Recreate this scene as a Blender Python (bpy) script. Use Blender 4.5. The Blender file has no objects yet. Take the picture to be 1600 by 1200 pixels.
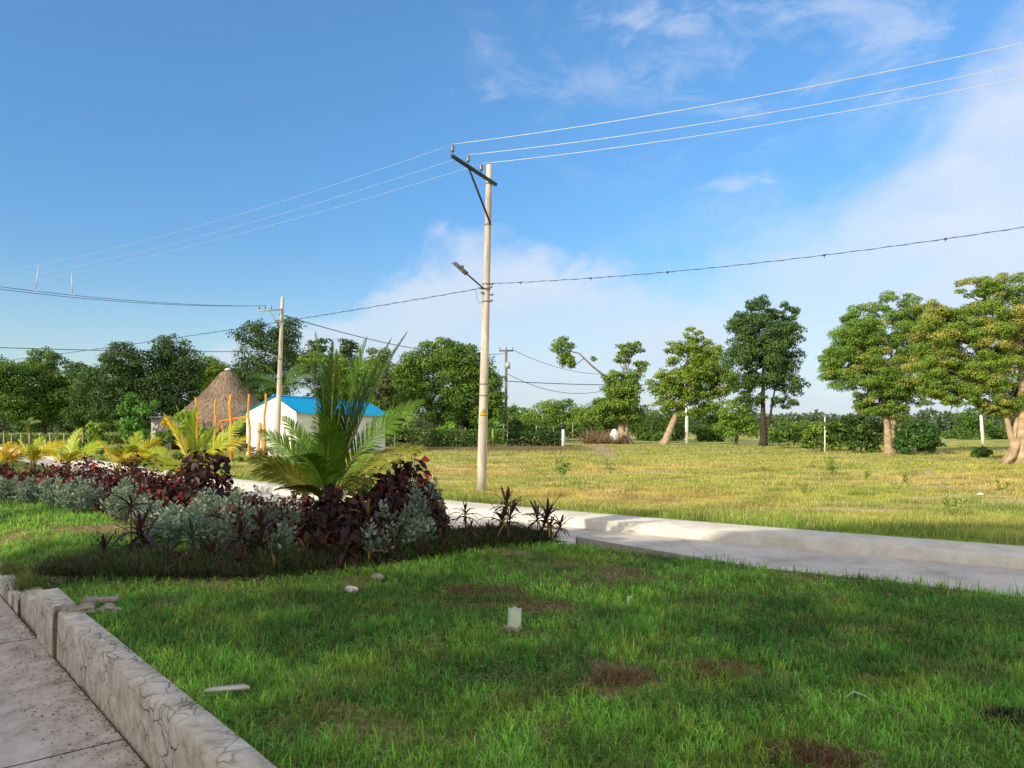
import bpy, bmesh, math, random
import numpy as np
from mathutils import Vector, Matrix, noise as mnoise
random.seed(7); rng = np.random.default_rng(11)
C = bpy.context.scene.collection
scn = bpy.context.scene
HOR = 667.0; FP = 1200.0; CAMZ = 2.0

def G(px, py, z=0.0):
    Y = FP*(CAMZ-z)/(py-HOR); return (px-800)/FP*Y, Y
def P3(px, py, Y):
    return np.array([(px-800)/FP*Y, Y, CAMZ+(HOR-py)/FP*Y])

# ------------------------------------------------------------------ noise
_T = rng.random((256, 256))
def vnoise(x, y):
    x = np.asarray(x, float); y = np.asarray(y, float)
    xi = np.floor(x).astype(int); yi = np.floor(y).astype(int)
    fx = x-xi; fy = y-yi; fx = fx*fx*(3-2*fx); fy = fy*fy*(3-2*fy)
    a = _T[xi & 255, yi & 255]; b = _T[(xi+1) & 255, yi & 255]
    c = _T[xi & 255, (yi+1) & 255]; d = _T[(xi+1) & 255, (yi+1) & 255]
    return (a*(1-fx)+b*fx)*(1-fy)+(c*(1-fx)+d*fx)*fy
def fbm(x, y, o=4):
    s = 0; a = .5; t = 0
    for i in range(o):
        s = s+a*vnoise(x*2**i+17.3*i, y*2**i+5.1*i); t += a; a *= .55
    return s/t
def sstep(a, b, x):
    t = np.clip((np.asarray(x, float)-a)/(b-a), 0, 1); return t*t*(3-2*t)
def mixc(a, b, t):
    a = np.asarray(a, float); b = np.asarray(b, float); t = np.asarray(t)[..., None]
    return a*(1-t)+b*t

# ------------------------------------------------------------------ mesh builder
class MB:
    def __init__(s): s.V = []; s.F = []; s.K = []; s.n = 0
    def add(s, V, F, col=(1, 1, 1)):
        V = np.asarray(V, float).reshape(-1, 3)
        col = np.asarray(col, float)
        if col.ndim == 1: col = np.tile(col, (len(V), 1))
        s.V.append(V); s.K.append(col)
        Fs = F if isinstance(F, tuple) else (F,)
        for f in Fs:
            f = np.asarray(f, int)
            if len(f): s.F.append(f+s.n)
        s.n += len(V)
    def build(s, name, mat, parent=None, smooth=False, loc=None):
        V = np.concatenate(s.V); K = np.concatenate(s.K)
        off = np.array(loc if loc is not None else (0, 0, 0), float)
        V = V-off
        me = bpy.data.meshes.new(name)
        me.vertices.add(len(V)); me.vertices.foreach_set('co', V.astype(np.float32).ravel())
        loops = np.concatenate([f.ravel() for f in s.F]).astype(np.int32)
        tot = np.concatenate([np.full(len(f), f.shape[1]) for f in s.F]).astype(np.int32)
        st = np.concatenate([[0], np.cumsum(tot)[:-1]]).astype(np.int32)
        me.loops.add(len(loops)); me.loops.foreach_set('vertex_index', loops)
        me.polygons.add(len(tot)); me.polygons.foreach_set('loop_start', st); me.polygons.foreach_set('loop_total', tot)
        if smooth: me.polygons.foreach_set('use_smooth', np.ones(len(tot), bool))
        ca = me.attributes.new('Col', 'FLOAT_COLOR', 'POINT')
        ca.data.foreach_set('color', np.concatenate([K, np.ones((len(K), 1))], 1).astype(np.float32).ravel())
        me.update(); me.validate()
        me.materials.append(mat)
        o = bpy.data.objects.new(name, me); C.objects.link(o)
        o.location = off
        if parent is not None:
            o.parent = parent
            if loc is None: o.location = -Vector(parent_world(parent))
            else: o.location = Vector(off)-Vector(parent_world(parent))
        return o
def parent_world(p):
    v = Vector(p.location)
    while p.parent: p = p.parent; v += Vector(p.location)
    return v

def box_vf(c, size, rz=0.0, R=None):
    x, y, z = np.array(size)/2
    v = np.array([[-x,-y,-z],[x,-y,-z],[x,y,-z],[-x,y,-z],[-x,-y,z],[x,-y,z],[x,y,z],[-x,y,z]])
    if R is None:
        cr, sr = math.cos(rz), math.sin(rz); R = np.array([[cr,-sr,0],[sr,cr,0],[0,0,1]])
    f = [[0,3,2,1],[4,5,6,7],[0,1,5,4],[1,2,6,5],[2,3,7,6],[3,0,4,7]]
    return v@R.T+np.array(c), np.array(f)
def norm(v):
    v = np.asarray(v, float); return v/(np.linalg.norm(v, axis=-1, keepdims=True)+1e-9)
def tube_vf(pts, radii, n=8, cap=True):
    pts = np.asarray(pts, float); m = len(pts)
    radii = np.full(m, radii) if np.isscalar(radii) else np.asarray(radii, float)
    T = np.gradient(pts, axis=0); T = norm(T)
    ref = np.array([0, 0, 1.]) if abs(T[0][2]) < .9 else np.array([1., 0, 0])
    V = []
    a = np.linspace(0, 2*np.pi, n, endpoint=False)
    for i in range(m):
        s = norm(np.cross(T[i], ref)); u = np.cross(s, T[i]); ref = u
        V.append(pts[i]+radii[i]*(np.cos(a)[:, None]*s+np.sin(a)[:, None]*u))
    V = np.concatenate(V)
    F = [[i*n+j, i*n+(j+1) % n, (i+1)*n+(j+1) % n, (i+1)*n+j] for i in range(m-1) for j in range(n)]
    tri = []
    if cap:
        V = np.concatenate([V, pts[:1], pts[-1:]])
        tri = [[m*n, (j+1) % n, j] for j in range(n)]+[[m*n+1, (m-1)*n+j, (m-1)*n+(j+1) % n] for j in range(n)]
    return V, (np.array(F), np.array(tri, int).reshape(-1, 3))
def bar_vf(a, b, w, h):
    a = np.array(a, float); b = np.array(b, float); d = b-a; L = np.linalg.norm(d); x = d/L
    up = np.array([0, 0, 1.]) if abs(x[2]) < .95 else np.array([1., 0, 0])
    y = norm(np.cross(up, x)); z = np.cross(x, y)
    return box_vf((a+b)/2, (L, w, h), R=np.stack([x, y, z], 1))

def leaves_vf(P, D, N, L, W, col, fold=.15, mid=.45, droop=0.0):
    P = np.asarray(P, float); n = len(P); D = norm(D); S = norm(np.cross(D, N)); U = np.cross(S, D)
    L = np.broadcast_to(L, n)[:, None]; W = np.broadcast_to(W, n)[:, None]
    q1 = P+D*L*mid+S*W/2+U*W*fold; q3 = P+D*L*mid-S*W/2+U*W*fold
    q2 = P+D*L-np.array([0, 0, 1.])*L*droop
    V = np.stack([P, q1, q2, q3], 1).reshape(-1, 3)
    b = np.arange(n)[:, None]*4
    F = np.concatenate([b+[0, 1, 2], b+[0, 2, 3]])
    col = np.asarray(col, float)
    if col.ndim == 1: col = np.tile(col, (n, 1))
    return V, F, np.repeat(col, 4, 0)
def blades_vf(P, D, L, W, bend, col, tipcol=None):
    """P base, D lean direction (horizontal), L length, W width, bend 0..1"""
    n = len(P); az = rng.random(n)*2*np.pi
    S = np.stack([np.cos(az), np.sin(az), 0*az], 1)
    L = np.broadcast_to(L, n)[:, None]; W = np.broadcast_to(W, n)[:, None]; bend = np.broadcast_to(bend, n)[:, None]
    up = np.array([0, 0, 1.])
    m = P+up*L*.55*(1-bend*.35)+D*L*.2*bend*1.2
    t = P+up*L*(1-bend*.75)+D*L*bend*.9
    V = np.stack([P-S*W*.5, P+S*W*.5, m+S*W*.42, m-S*W*.42, t], 1).reshape(-1, 3)
    b = np.arange(n)[:, None]*5
    col = np.asarray(col, float)
    if col.ndim == 1: col = np.tile(col, (n, 1))
    K = np.repeat(col[:, None, :], 5, 1)
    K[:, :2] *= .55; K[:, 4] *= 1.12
    if tipcol is not None: K[:, 4] = tipcol
    return V, (b+[0, 1, 2, 3], b+[3, 2, 4]), K.reshape(-1, 3)
def rock_vf(c, s, seed=0, sub=2, amp=.35):
    bm = bmesh.new(); bmesh.ops.create_icosphere(bm, subdivisions=sub, radius=1)
    V = np.array([v.co[:] for v in bm.verts]); F = np.array([[v.index for v in f.verts] for f in bm.faces]); bm.free()
    d = np.array([mnoise.noise(Vector(v*1.3+seed*7.7)) for v in V])
    V = V*(1+amp*d[:, None]); return V*np.array(s)+np.array(c), F

# ------------------------------------------------------------------ materials
def newmat(name):
    m = bpy.data.materials.new(name); m.use_nodes = True
    nt = m.node_tree; nt.nodes.clear()
    o = nt.nodes.new('ShaderNodeOutputMaterial'); b = nt.nodes.new('ShaderNodeBsdfPrincipled')
    nt.links.new(b.outputs[0], o.inputs[0]); return m, nt, b, o
def N_(nt, t, **k):
    n = nt.nodes.new('ShaderNode'+t)
    for a, v in k.items():
        if a.startswith('i_'): n.inputs[a[2:].replace('_', ' ')].default_value = v
        else: setattr(n, a, v)
    return n
def ramp(nt, stops):
    r = nt.nodes.new('ShaderNodeValToRGB'); e = r.color_ramp.elements
    while len(e) > 1: e.remove(e[-1])
    e[0].position = stops[0][0]; e[0].color = (*stops[0][1], 1)
    for p, c in stops[1:]:
        x = e.new(p); x.color = (*c, 1)
    return r
def m_vcol(name, rough=.7, trans=0.0, nscale=0, namp=.3, bump=0, bscale=40, spec=.3, metal=0):
    m, nt, b, o = newmat(name)
    at = N_(nt, 'Attribute', attribute_name='Col'); col = at.outputs['Color']
    if nscale:
        tc = N_(nt, 'TexCoord'); no = N_(nt, 'TexNoise'); no.inputs['Scale'].default_value = nscale; no.inputs['Detail'].default_value = 8
        nt.links.new(tc.outputs['Object'], no.inputs['Vector'])
        mr = N_(nt, 'MapRange'); mr.inputs['From Min'].default_value = .3; mr.inputs['From Max'].default_value = .7
        mr.inputs['To Min'].default_value = 1-namp; mr.inputs['To Max'].default_value = 1+namp
        nt.links.new(no.outputs['Fac'], mr.inputs['Value'])
        mx = N_(nt, 'VectorMath', operation='SCALE'); nt.links.new(col, mx.inputs[0]); nt.links.new(mr.outputs[0], mx.inputs['Scale'])
        col = mx.outputs[0]
    nt.links.new(col, b.inputs['Base Color'])
    b.inputs['Roughness'].default_value = rough; b.inputs['Specular IOR Level'].default_value = spec; b.inputs['Metallic'].default_value = metal
    if bump:
        tc = N_(nt, 'TexCoord'); n2 = N_(nt, 'TexNoise'); n2.inputs['Scale'].default_value = bscale; n2.inputs['Detail'].default_value = 6
        nt.links.new(tc.outputs['Object'], n2.inputs['Vector'])
        bp = N_(nt, 'Bump'); bp.inputs['Strength'].default_value = bump; bp.inputs['Distance'].default_value = .03
        nt.links.new(n2.outputs['Fac'], bp.inputs['Height']); nt.links.new(bp.outputs[0], b.inputs['Normal'])
    if trans:
        t = N_(nt, 'BsdfTranslucent'); g = N_(nt, 'VectorMath', operation='MULTIPLY'); g.inputs[1].default_value = (1.15, 1.25, .5)
        nt.links.new(col, g.inputs[0]); nt.links.new(g.outputs[0], t.inputs['Color'])
        mi = N_(nt, 'MixShader'); mi.inputs[0].default_value = trans
        nt.links.new(b.outputs[0], mi.inputs[1]); nt.links.new(t.outputs[0], mi.inputs[2]); nt.links.new(mi.outputs[0], o.inputs[0])
    return m
def m_noise(name, c1, c2, scale=3, rough=.8, bump=.2, bscale=60, c3=None, stretch=(1, 1, 1), metal=0, spec=.3):
    m, nt, b, o = newmat(name)
    tc = N_(nt, 'TexCoord'); mp = N_(nt, 'Mapping'); mp.inputs['Scale'].default_value = stretch
    nt.links.new(tc.outputs['Object'], mp.inputs[0])
    n1 = N_(nt, 'TexNoise'); n1.inputs['Scale'].default_value = scale; n1.inputs['Detail'].default_value = 12; n1.inputs['Roughness'].default_value = .72
    nt.links.new(mp.outputs[0], n1.inputs['Vector'])
    st = [(.32, c1), (.66, c2)]
    if c3: st = [(.3, c3), (.45, c1), (.66, c2)]
    r = ramp(nt, st); nt.links.new(n1.outputs['Fac'], r.inputs[0]); nt.links.new(r.outputs[0], b.inputs['Base Color'])
    n2 = N_(nt, 'TexNoise'); n2.inputs['Scale'].default_value = bscale; n2.inputs['Detail'].default_value = 6
    nt.links.new(mp.outputs[0], n2.inputs['Vector'])
    bp = N_(nt, 'Bump'); bp.inputs['Strength'].default_value = bump; bp.inputs['Distance'].default_value = .02
    nt.links.new(n2.outputs['Fac'], bp.inputs['Height']); nt.links.new(bp.outputs[0], b.inputs['Normal'])
    b.inputs['Roughness'].default_value = rough; b.inputs['Metallic'].default_value = metal; b.inputs['Specular IOR Level'].default_value = spec
    return m
def m_flagstone():
    m, nt, b, o = newmat('stamped_stone')
    tc = N_(nt, 'TexCoord'); n0 = N_(nt, 'TexNoise'); n0.inputs['Scale'].default_value = 4
    nt.links.new(tc.outputs['Object'], n0.inputs['Vector'])
    ad = N_(nt, 'VectorMath', operation='MULTIPLY_ADD'); ad.inputs[1].default_value = (.22,)*3
    nt.links.new(n0.outputs['Color'], ad.inputs[0]); nt.links.new(tc.outputs['Object'], ad.inputs[2])
    vo = N_(nt, 'TexVoronoi', feature='DISTANCE_TO_EDGE'); vo.inputs['Scale'].default_value = 5.6
    nt.links.new(ad.outputs[0], vo.inputs['Vector'])
    li = ramp(nt, [(0, (.2, .2, .2)), (.018, (.45, .45, .45)), (.035, (1, 1, 1))]); nt.links.new(vo.outputs[0], li.inputs[0])
    n1 = N_(nt, 'TexNoise'); n1.inputs['Scale'].default_value = 5; n1.inputs['Detail'].default_value = 10; n1.inputs['Roughness'].default_value = .7
    nt.links.new(tc.outputs['Object'], n1.inputs['Vector'])
    r = ramp(nt, [(.3, (.28, .225, .16)), (.48, (.52, .455, .36)), (.7, (.74, .68, .57))]); nt.links.new(n1.outputs['Fac'], r.inputs[0])
    # broad patches where the joints have worn away
    n4 = N_(nt, 'TexNoise'); n4.inputs['Scale'].default_value = 2.2; nt.links.new(tc.outputs['Object'], n4.inputs['Vector'])
    r4 = ramp(nt, [(.42, (.15, .15, .15)), (.6, (1, 1, 1))]); nt.links.new(n4.outputs['Fac'], r4.inputs[0])
    mx = N_(nt, 'Mix', data_type='RGBA'); mx.inputs['B'].default_value = (.075, .065, .055, 1)
    iv = N_(nt, 'Math', operation='SUBTRACT'); iv.inputs[0].default_value = 1; nt.links.new(li.outputs[0], iv.inputs[1])
    ml = N_(nt, 'Math', operation='MULTIPLY'); nt.links.new(iv.outputs[0], ml.inputs[0]); nt.links.new(r4.outputs[0], ml.inputs[1])
    nt.links.new(ml.outputs[0], mx.inputs['Factor']); nt.links.new(r.outputs[0], mx.inputs['A'])
    nt.links.new(mx.outputs['Result'], b.inputs['Base Color'])
    n2 = N_(nt, 'TexNoise'); n2.inputs['Scale'].default_value = 14; n2.inputs['Detail'].default_value = 8; nt.links.new(tc.outputs['Object'], n2.inputs['Vector'])
    sb = N_(nt, 'Math', operation='MULTIPLY_ADD'); sb.inputs[1].default_value = -.9; nt.links.new(ml.outputs[0], sb.inputs[0]); nt.links.new(n2.outputs['Fac'], sb.inputs[2])
    bp = N_(nt, 'Bump'); bp.inputs['Strength'].default_value = .9; bp.inputs['Distance'].default_value = .02
    nt.links.new(sb.outputs[0], bp.inputs['Height']); nt.links.new(bp.outputs[0], b.inputs['Normal'])
    b.inputs['Roughness'].default_value = .85; return m

M = {}
M['grass'] = m_vcol('grass_blades', .6, .3, spec=.25)
M['ground'] = m_vcol('earth_and_turf', .95, 0, nscale=9, namp=.35, bump=.6, bscale=30, spec=.1)
M['leaf'] = m_vcol('foliage', .55, .28, spec=.35)
M['gloss'] = m_vcol('glossy_foliage', .5, .25, spec=.3)
M['bark'] = m_vcol('bark', .9, 0, nscale=3, namp=.35, bump=.8, bscale=12, spec=.1)
M['paint'] = m_vcol('painted', .6, 0, nscale=3, namp=.08, spec=.3)
M['wood'] = m_vcol('timber', .8, 0, nscale=6, namp=.25, bump=.3, bscale=20, spec=.15)
M['straw'] = m_vcol('straw', .95, 0, spec=.05)
M['pole'] = m_noise('pole_concrete', (.42, .385, .32), (.64, .595, .51), 3.5, .85, .5, 30, c3=(.24, .21, .17), stretch=(1.6, 1.6, .22))
M['steel'] = m_noise('galvanised_steel', (.14, .15, .17), (.28, .29, .31), 6, .5, .05, 60, metal=.4)
M['darksteel'] = m_noise('dark_steel', (.02, .025, .03), (.05, .055, .06), 6, .6, .05, 60)
M['ceramic'] = m_noise('insulator_glaze', (.10, .12, .17), (.2, .22, .28), 8, .25, .02, 60, spec=.5)
M['wire'] = m_noise('wire_bright', (.5, .5, .5), (.65, .65, .63), 6, .4, .02, 60, metal=.2)
M['wiredark'] = m_noise('wire_dark', (.03, .03, .035), (.06, .06, .065), 6, .6, .02, 60)
M['road'] = m_noise('road_concrete', (.50, .46, .40), (.68, .62, .54), .9, .85, .3, 40, c3=(.34, .30, .25))
M['kerb'] = m_noise('kerb_concrete', (.56, .53, .46), (.72, .69, .61), 1.6, .88, .35, 35, c3=(.47, .43, .36))
M['flag'] = m_flagstone()
M['stucco'] = m_noise('white_stucco', (.78, .76, .73), (.88, .86, .83), 1.2, .9, .15, 60, c3=(.6, .58, .55))
M['block'] = m_noise('grey_block', (.30, .30, .29), (.42, .42, .40), 2, .9, .3, 30)
M['bluetin'] = m_noise('blue_sheet', (.0, .50, .93), (.015, .60, 1.0), 2, .45, .03, 60)
M['tin'] = m_noise('grey_sheet', (.40, .42, .45), (.52, .54, .56), 2, .4, .03, 60, metal=.3)
M['dark'] = m_noise('dark_opening', (.015, .015, .018), (.03, .03, .035), 2, .3, .03, 60)
M['rock'] = m_noise('rubble', (.17, .145, .115), (.42, .38, .32), 9, .95, .9, 30)
M['plastic'] = m_noise('aged_pvc', (.42, .50, .36), (.56, .60, .46), 5, .5, .05, 40)

# ------------------------------------------------------------------ object helpers
def tag(o, label=None, cat=None, group=None, kind=None):
    if label: o['label'] = label
    if cat: o['category'] = cat
    if group: o['group'] = group
    if kind: o['kind'] = kind
    return o
def thing(name, loc, label, cat, group=None):
    o = bpy.data.objects.new(name, None); C.objects.link(o); o.location = loc; o.empty_display_size = .2
    return tag(o, label, cat, group)

# ------------------------------------------------------------------ ground layout
def Fk(X):
    X = np.asarray(X, float); Xc = np.clip(X, -16, 12)
    y = 17.94-.849*Xc+.0102*Xc*Xc
    return y+(X-Xc)*(-.849+.0204*Xc)
def Wl(X): return 2.465-1.168*np.asarray(X, float)      # lawn / pavement line
EDGE = -4.1; SW = 1.35

# worn or bare places on the near lawn: (px,py,rx,ry,strength,kind)
PATCH = [(745,932,75,15,1,'soil'),(845,945,50,12,.9,'soil'),(880,890,110,17,.55,'dirt'),(960,905,60,14,.7,'soil'),(782,862,34,8,.9,'dirt'),
 (975,1065,52,24,.9,'hay'),(1105,1045,70,18,.75,'hay'),(1240,902,50,9,.6,'hay'),(1330,1010,60,10,.5,'soil'),(1270,1188,110,22,.8,'soil'),
 (1560,1122,50,9,.8,'burnt'),(110,830,110,10,.8,'hay'),(330,912,120,10,.7,'hay'),(60,870,80,12,.4,'hay'),(560,1130,110,28,.45,'hay'),
 (1480,1052,70,18,.6,'hay'),(160,826,60,8,.8,'dirt'),(700,1150,60,14,.5,'hay'),(850,990,70,8,.5,'soil'),(1100,950,60,10,.5,'soil'),(240,950,40,10,.6,'dirt'),
 (450,1060,70,18,.3,'hay'),(560,905,60,10,.6,'dirt'),(1370,1075,70,12,.5,'hay'),(1540,975,50,8,.4,'hay')]
PC = {'soil': (.13, .07, .04), 'dirt': (.30, .20, .12), 'hay': (.27, .18, .10), 'burnt': (.05, .04, .03)}
def patch_eval(X, Y):
    dens = np.ones_like(X); wt = np.zeros_like(X); col = np.zeros(X.shape+(3,))
    jx = (fbm(X*2.6, Y*2.6)-.5)*3.2; jy = (fbm(X*2.6+40, Y*2.6+9)-.5)*3.2
    for px, py, rx, ry, s, k in PATCH:
        cx, cy = G(px, py); ax = rx*cy/FP; ay = ry*cy*cy/(FP*2)
        d = np.sqrt(((X-cx)/ax+jx)**2+((Y-cy)/ay+jy)**2)
        w = s*(1-sstep(.35, 1.35, d)); dens *= 1-w*(.88 if k != 'hay' else .40)
        col += w[..., None]*np.array(PC[k]); wt += w
    return dens, wt, col/np.maximum(wt, 1e-6)[..., None]
def lawn_z(X, Y):
    return .03*(fbm(X*.9, Y*.9)-.5)+.05*(fbm(X*.35+3, Y*.35)-.5)-.24*sstep(1.5, .35, Y-Wl(X))*sstep(-5.2, -6.0, X)
def lawn_green(X, Y):
    g = fbm(X*.8+2, Y*.8+7); h = fbm(X*2.7+20, Y*2.7+3)
    c = mixc((.09, .25, .045), (.24, .50, .075), sstep(.35, .65, g))
    c = mixc(c, (.37, .50, .07), .6*sstep(.55, .75, h))
    c = mixc(c, (.26, .22, .09), .45*sstep(.62, .78, fbm(X*1.6+60, Y*1.6+31)))
    return c

def grid(name, xs, yfn, ts, zfn, cfn, mat, ni=None):
    X = np.repeat(xs[:, None], len(ts), 1); Y0, Y1 = yfn(X)
    Y = Y0+(Y1-Y0)*ts[None, :]
    Z = zfn(X, Y); K = cfn(X, Y)
    n, m = X.shape; idx = np.arange(n*m).reshape(n, m)
    F = np.stack([idx[:-1, :-1], idx[1:, :-1], idx[1:, 1:], idx[:-1, 1:]], -1).reshape(-1, 4)
    mb = MB(); mb.add(np.stack([X, Y, Z], -1).reshape(-1, 3), F, K.reshape(-1, 3))
    return mb.build(name, mat, smooth=True)

# base earth under everything, to the horizon
mb = MB(); S_ = 3000
mb.add([[-S_, -S_, -.46], [S_, -S_, -.46], [S_, S_, -.46], [-S_, S_, -.46]], [[0, 1, 2, 3]], (.12, .13, .05))
tag(mb.build('ground', M['ground']), kind='structure')

# near lawn
def lawn_col(X, Y):
    d, w, c = patch_eval(X, Y); g = lawn_green(X, Y)*.42
    g = mixc(g, (.07, .06, .03), .35*np.ones_like(X))
    return mixc(g, c, np.clip(w, 0, 1))
xs = np.concatenate([np.linspace(-70, -14, 60), np.linspace(-13.8, 10, 240), np.linspace(10.2, 20, 30)])
tag(grid('lawn', xs, lambda X: (Wl(X)+.30, Fk(X)+EDGE), np.linspace(0, 1, 170), lawn_z, lawn_col, M['ground']), kind='structure')

# field beyond the road
def field_fn(X, Y):
    t = Y-Fk(X)-SW
    n1 = fbm(X*.12, Y*.18); n2 = fbm(X*.6+9, Y*.9+4); n3 = fbm(X*.05+8, Y*.09+1)
    c = mixc((.55, .45, .14), (.42, .44, .09), sstep(.4, .62, n1))
    c = mixc(c, (.22, .33, .05), .75*sstep(.5, .66, n2)*sstep(.38, .6, n3))
    c = mixc(c, (.38, .27, .13), .3*sstep(.58, .72, fbm(X*.3+51, Y*.5+22)))
    c = mixc(c, (.20, .33, .045), .8*(1-sstep(.6, 3.6, t+2.5*(n2-.5))))
    far = sstep(44, 66, Y+14*(n2-.5)); c = mixc(c, (.24, .32, .06), .6*far)
    bare = sstep(.58, .70, fbm(X*.35+33, Y*1.3+12))*sstep(3, 5, t); c = mixc(c, (.55, .44, .29), .75*bare)
    # left part near the houses is greener and rougher
    lf = sstep(-9, -20, X)*sstep(40, 30, Y)*0; c = mixc(c, (.12, .17, .04), lf)
    # ploughed strip before the hedges
    pl = sstep(-14, -9, X)*sstep(9, 5.5, X+.0*Y)*sstep(62, 66, Y+4*(n1-.5))*sstep(84, 80, Y)
    c = mixc(c, (.15, .09, .06), .8*pl)
    # a track worn to the trees
    tx = 6.3+(Y-50)*.09; tr = np.exp(-((X-tx)/.9)**2)*sstep(45, 50, Y)*sstep(95, 88, Y); c = mixc(c, (.40, .31, .20), .8*tr)
    # dirt road on the right
    dr = np.exp(-((Y-(64+.15*(X-30)))/2.2)**2)*sstep(27, 33, X); c = mixc(c, (.42, .33, .22), .9*dr)
    c = c*(.72+.56*sstep(.3, .7, fbm(X*1.5+5, Y*2.4+2)))[..., None]
    return c, bare, pl, tr+dr
def field_z(X, Y):
    t = Y-Fk(X)-SW
    return .012+sstep(0, 3, t)*(.14*(fbm(X*.2, Y*.2)-.5))
xs = np.concatenate([np.linspace(-1500, -75, 30), np.linspace(-70, 70, 281), np.linspace(75, 1500, 30)])
ts = np.concatenate([np.linspace(0, 90, 200), np.linspace(93, 160, 30), np.geomspace(170, 2500, 16)])/2500
tag(grid('field', xs, lambda X: (Fk(X)+SW-.02, Fk(X)+SW-.02+2500), ts, field_z, lambda X, Y: field_fn(X, Y)[0], M['ground']), kind='structure')

# road slab (with joints), kerbed footway
def strip(name, dys, zs, mat, x0=-90, x1=40, seg=3.0, gap=0):
    mb = MB(); xs = np.arange(x0, x1, seg/ 1.35)
    for a, b in zip(xs[:-1], xs[1:]):
        q = np.linspace(a+gap, b-gap, 4); V = []
        for x in q:
            for d, z in zip(dys, zs): V.append([x, float(Fk(x))+d, z])
        k = len(dys); F = [[i*k+j, (i+1)*k+j, (i+1)*k+j+1, i*k+j+1] for i in range(3) for j in range(k-1)]
        F += [] if not gap else [list(range(k))[::-1]] if k == 4 else []
        mb.add(V, F)
    return mb.build(name, mat)
tag(strip('road', [EDGE-.2, -2.05, .1], [-.2, -.2, -.2], M['road'], seg=4.2, gap=.004), kind='structure')
tag(strip('road_bed', [EDGE-.2, .1], [-.215, -.215], M['rock']), kind='structure')
tag(strip('footway', [.0, .0, .03, SW], [-.3, -.03, .0, .015], M['kerb'], seg=3.0), kind='structure')
tag(strip('footway_bed', [.012, .012, SW-.01], [-.3, -.022, -.006], M['rock']), kind='structure')

# near-side kerb, from the end of the flower bed to the right
kx = np.linspace(1.08, 16, 60); mb = MB()
V = []
for x in kx:
    y = float(Fk(x))+EDGE; zt = .14-.17*min(1, (x-1.08)/2.6)
    V += [[x, y-.09, -.15], [x, y-.09, zt], [x, y+.09, zt], [x, y+.09, -.3]]
F = [[i*4+j, i*4+4+j, i*4+5+j, i*4+1+j] for i in range(59) for j in range(3)]+[[3, 2, 1, 0]]
mb.add(V, F); tag(mb.build('kerb', m_noise('old_kerb', (.17, .15, .12), (.28, .26, .22), 5, .9, .5, 30)), kind='structure')

# pavement at lower left (planks of poured concrete)
PZ = -.42
d_w = norm(np.array([3.86, -4.51, 0])); n_w = np.array([-d_w[1], d_w[0], 0])*-1   # n_w points to the pavement side
if n_w[0] > 0: n_w = -n_w
mb = MB(); A0 = np.array([-5.43, 8.81, 0.])
for i in range(-9, 14):
    a = A0+d_w*(i*1.25+.004); b = A0+d_w*((i+1)*1.25-.004)
    for j in range(3):
        o0 = n_w*(.02+j*2.2+.003); o1 = n_w*(.02+(j+1)*2.2-.003)
        z = PZ+.002*((i*7+j*3) % 3)
        mb.add([a+o0+[0, 0, z], b+o0+[0, 0, z], b+o1+[0, 0, z], a+o1+[0, 0, z]], [[0, 1, 2, 3]])
tag(mb.build('pavement', m_noise('pavement_concrete', (.48, .42, .36), (.66, .60, .53), 3.2, .9, .5, 70, c3=(.25, .19, .14), stretch=(1.3, .8, 1))), kind='structure')
mb = MB(); a = A0-d_w*14; b = A0+d_w*18
mb.add([a+[0, 0, PZ-.012], b+[0, 0, PZ-.012], b+n_w*6.7+[0, 0, PZ-.012], a+n_w*6.7+[0, 0, PZ-.012]], [[0, 1, 2, 3]])
tag(mb.build('pavement_bed', m_noise('joint_dirt', (.06, .045, .03), (.10, .08, .05), 5)), kind='structure')

# retaining wall : separate lengths
def wall_piece(mb, s0, s1, z0, z1, w=.235, off=0.0, zb=-.55, jit=.012, tilt=0.0):
    n = max(2, int((s1-s0)/.08)); ss = np.linspace(s0, s1, n+1); V = []
    for k, s in enumerate(ss):
        zt = z0+(z1-z0)*(s-s0)/(s1-s0); p = A0+d_w*s+n_w*(off+tilt*(s-s0))
        jn = lambda q: (mnoise.noise(Vector((s*3.1, q*1.7, 4.2)))*jit)
        prof = [(0, zb), (jn(1), zb*.45), (jn(2), zt-.03), (-.02, zt+jn(4)*.5), (-w+.02, zt+jn(5)*.5), (-w, zt-.03), (-w, zb)]
        for (o, z) in prof: V.append(p+n_w*o+np.array([0, 0, z]))
    k = 7; F = [[i*k+j, (i+1)*k+j, (i+1)*k+j+1, i*k+j+1] for i in range(n) for j in range(k-1)]
    F += [];  mb.add(V, (np.array(F), np.array([list(range(k))[::-1], [n*k+j for j in range(k)]])))
rw = thing('retaining_wall', tuple(A0+np.array([0, 0, PZ])), 'low retaining wall stamped with a flagstone pattern between the pavement and the lawn', 'wall')
mb = MB(); wall_piece(mb, 0, 1.0, .125, .12, off=.02, tilt=.01); o = mb.build('wall_section', M['flag'], rw); o['label'] = 'taller far section of the wall beside the crack'
mb = MB(); wall_piece(mb, 1.035, 14, .07, .07); o = mb.build('wall_section', M['flag'], rw); o['label'] = 'long near section of the wall with wavy joints on its cap'
mb = MB(); wall_piece(mb, -1.45, -.012, -.09, -.13, off=-.03); o = mb.build('wall_section', M['flag'], rw); o['label'] = 'broken low stub at the far end of the wall'
rw2 = MB(); wall_piece(rw2, -9, -1.48, -.2, -.22, off=.0); o = rw2.build('garden_wall', M['flag']); tag(o, 'low stone garden wall behind the gap at the left edge of the photo', 'wall')
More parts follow.
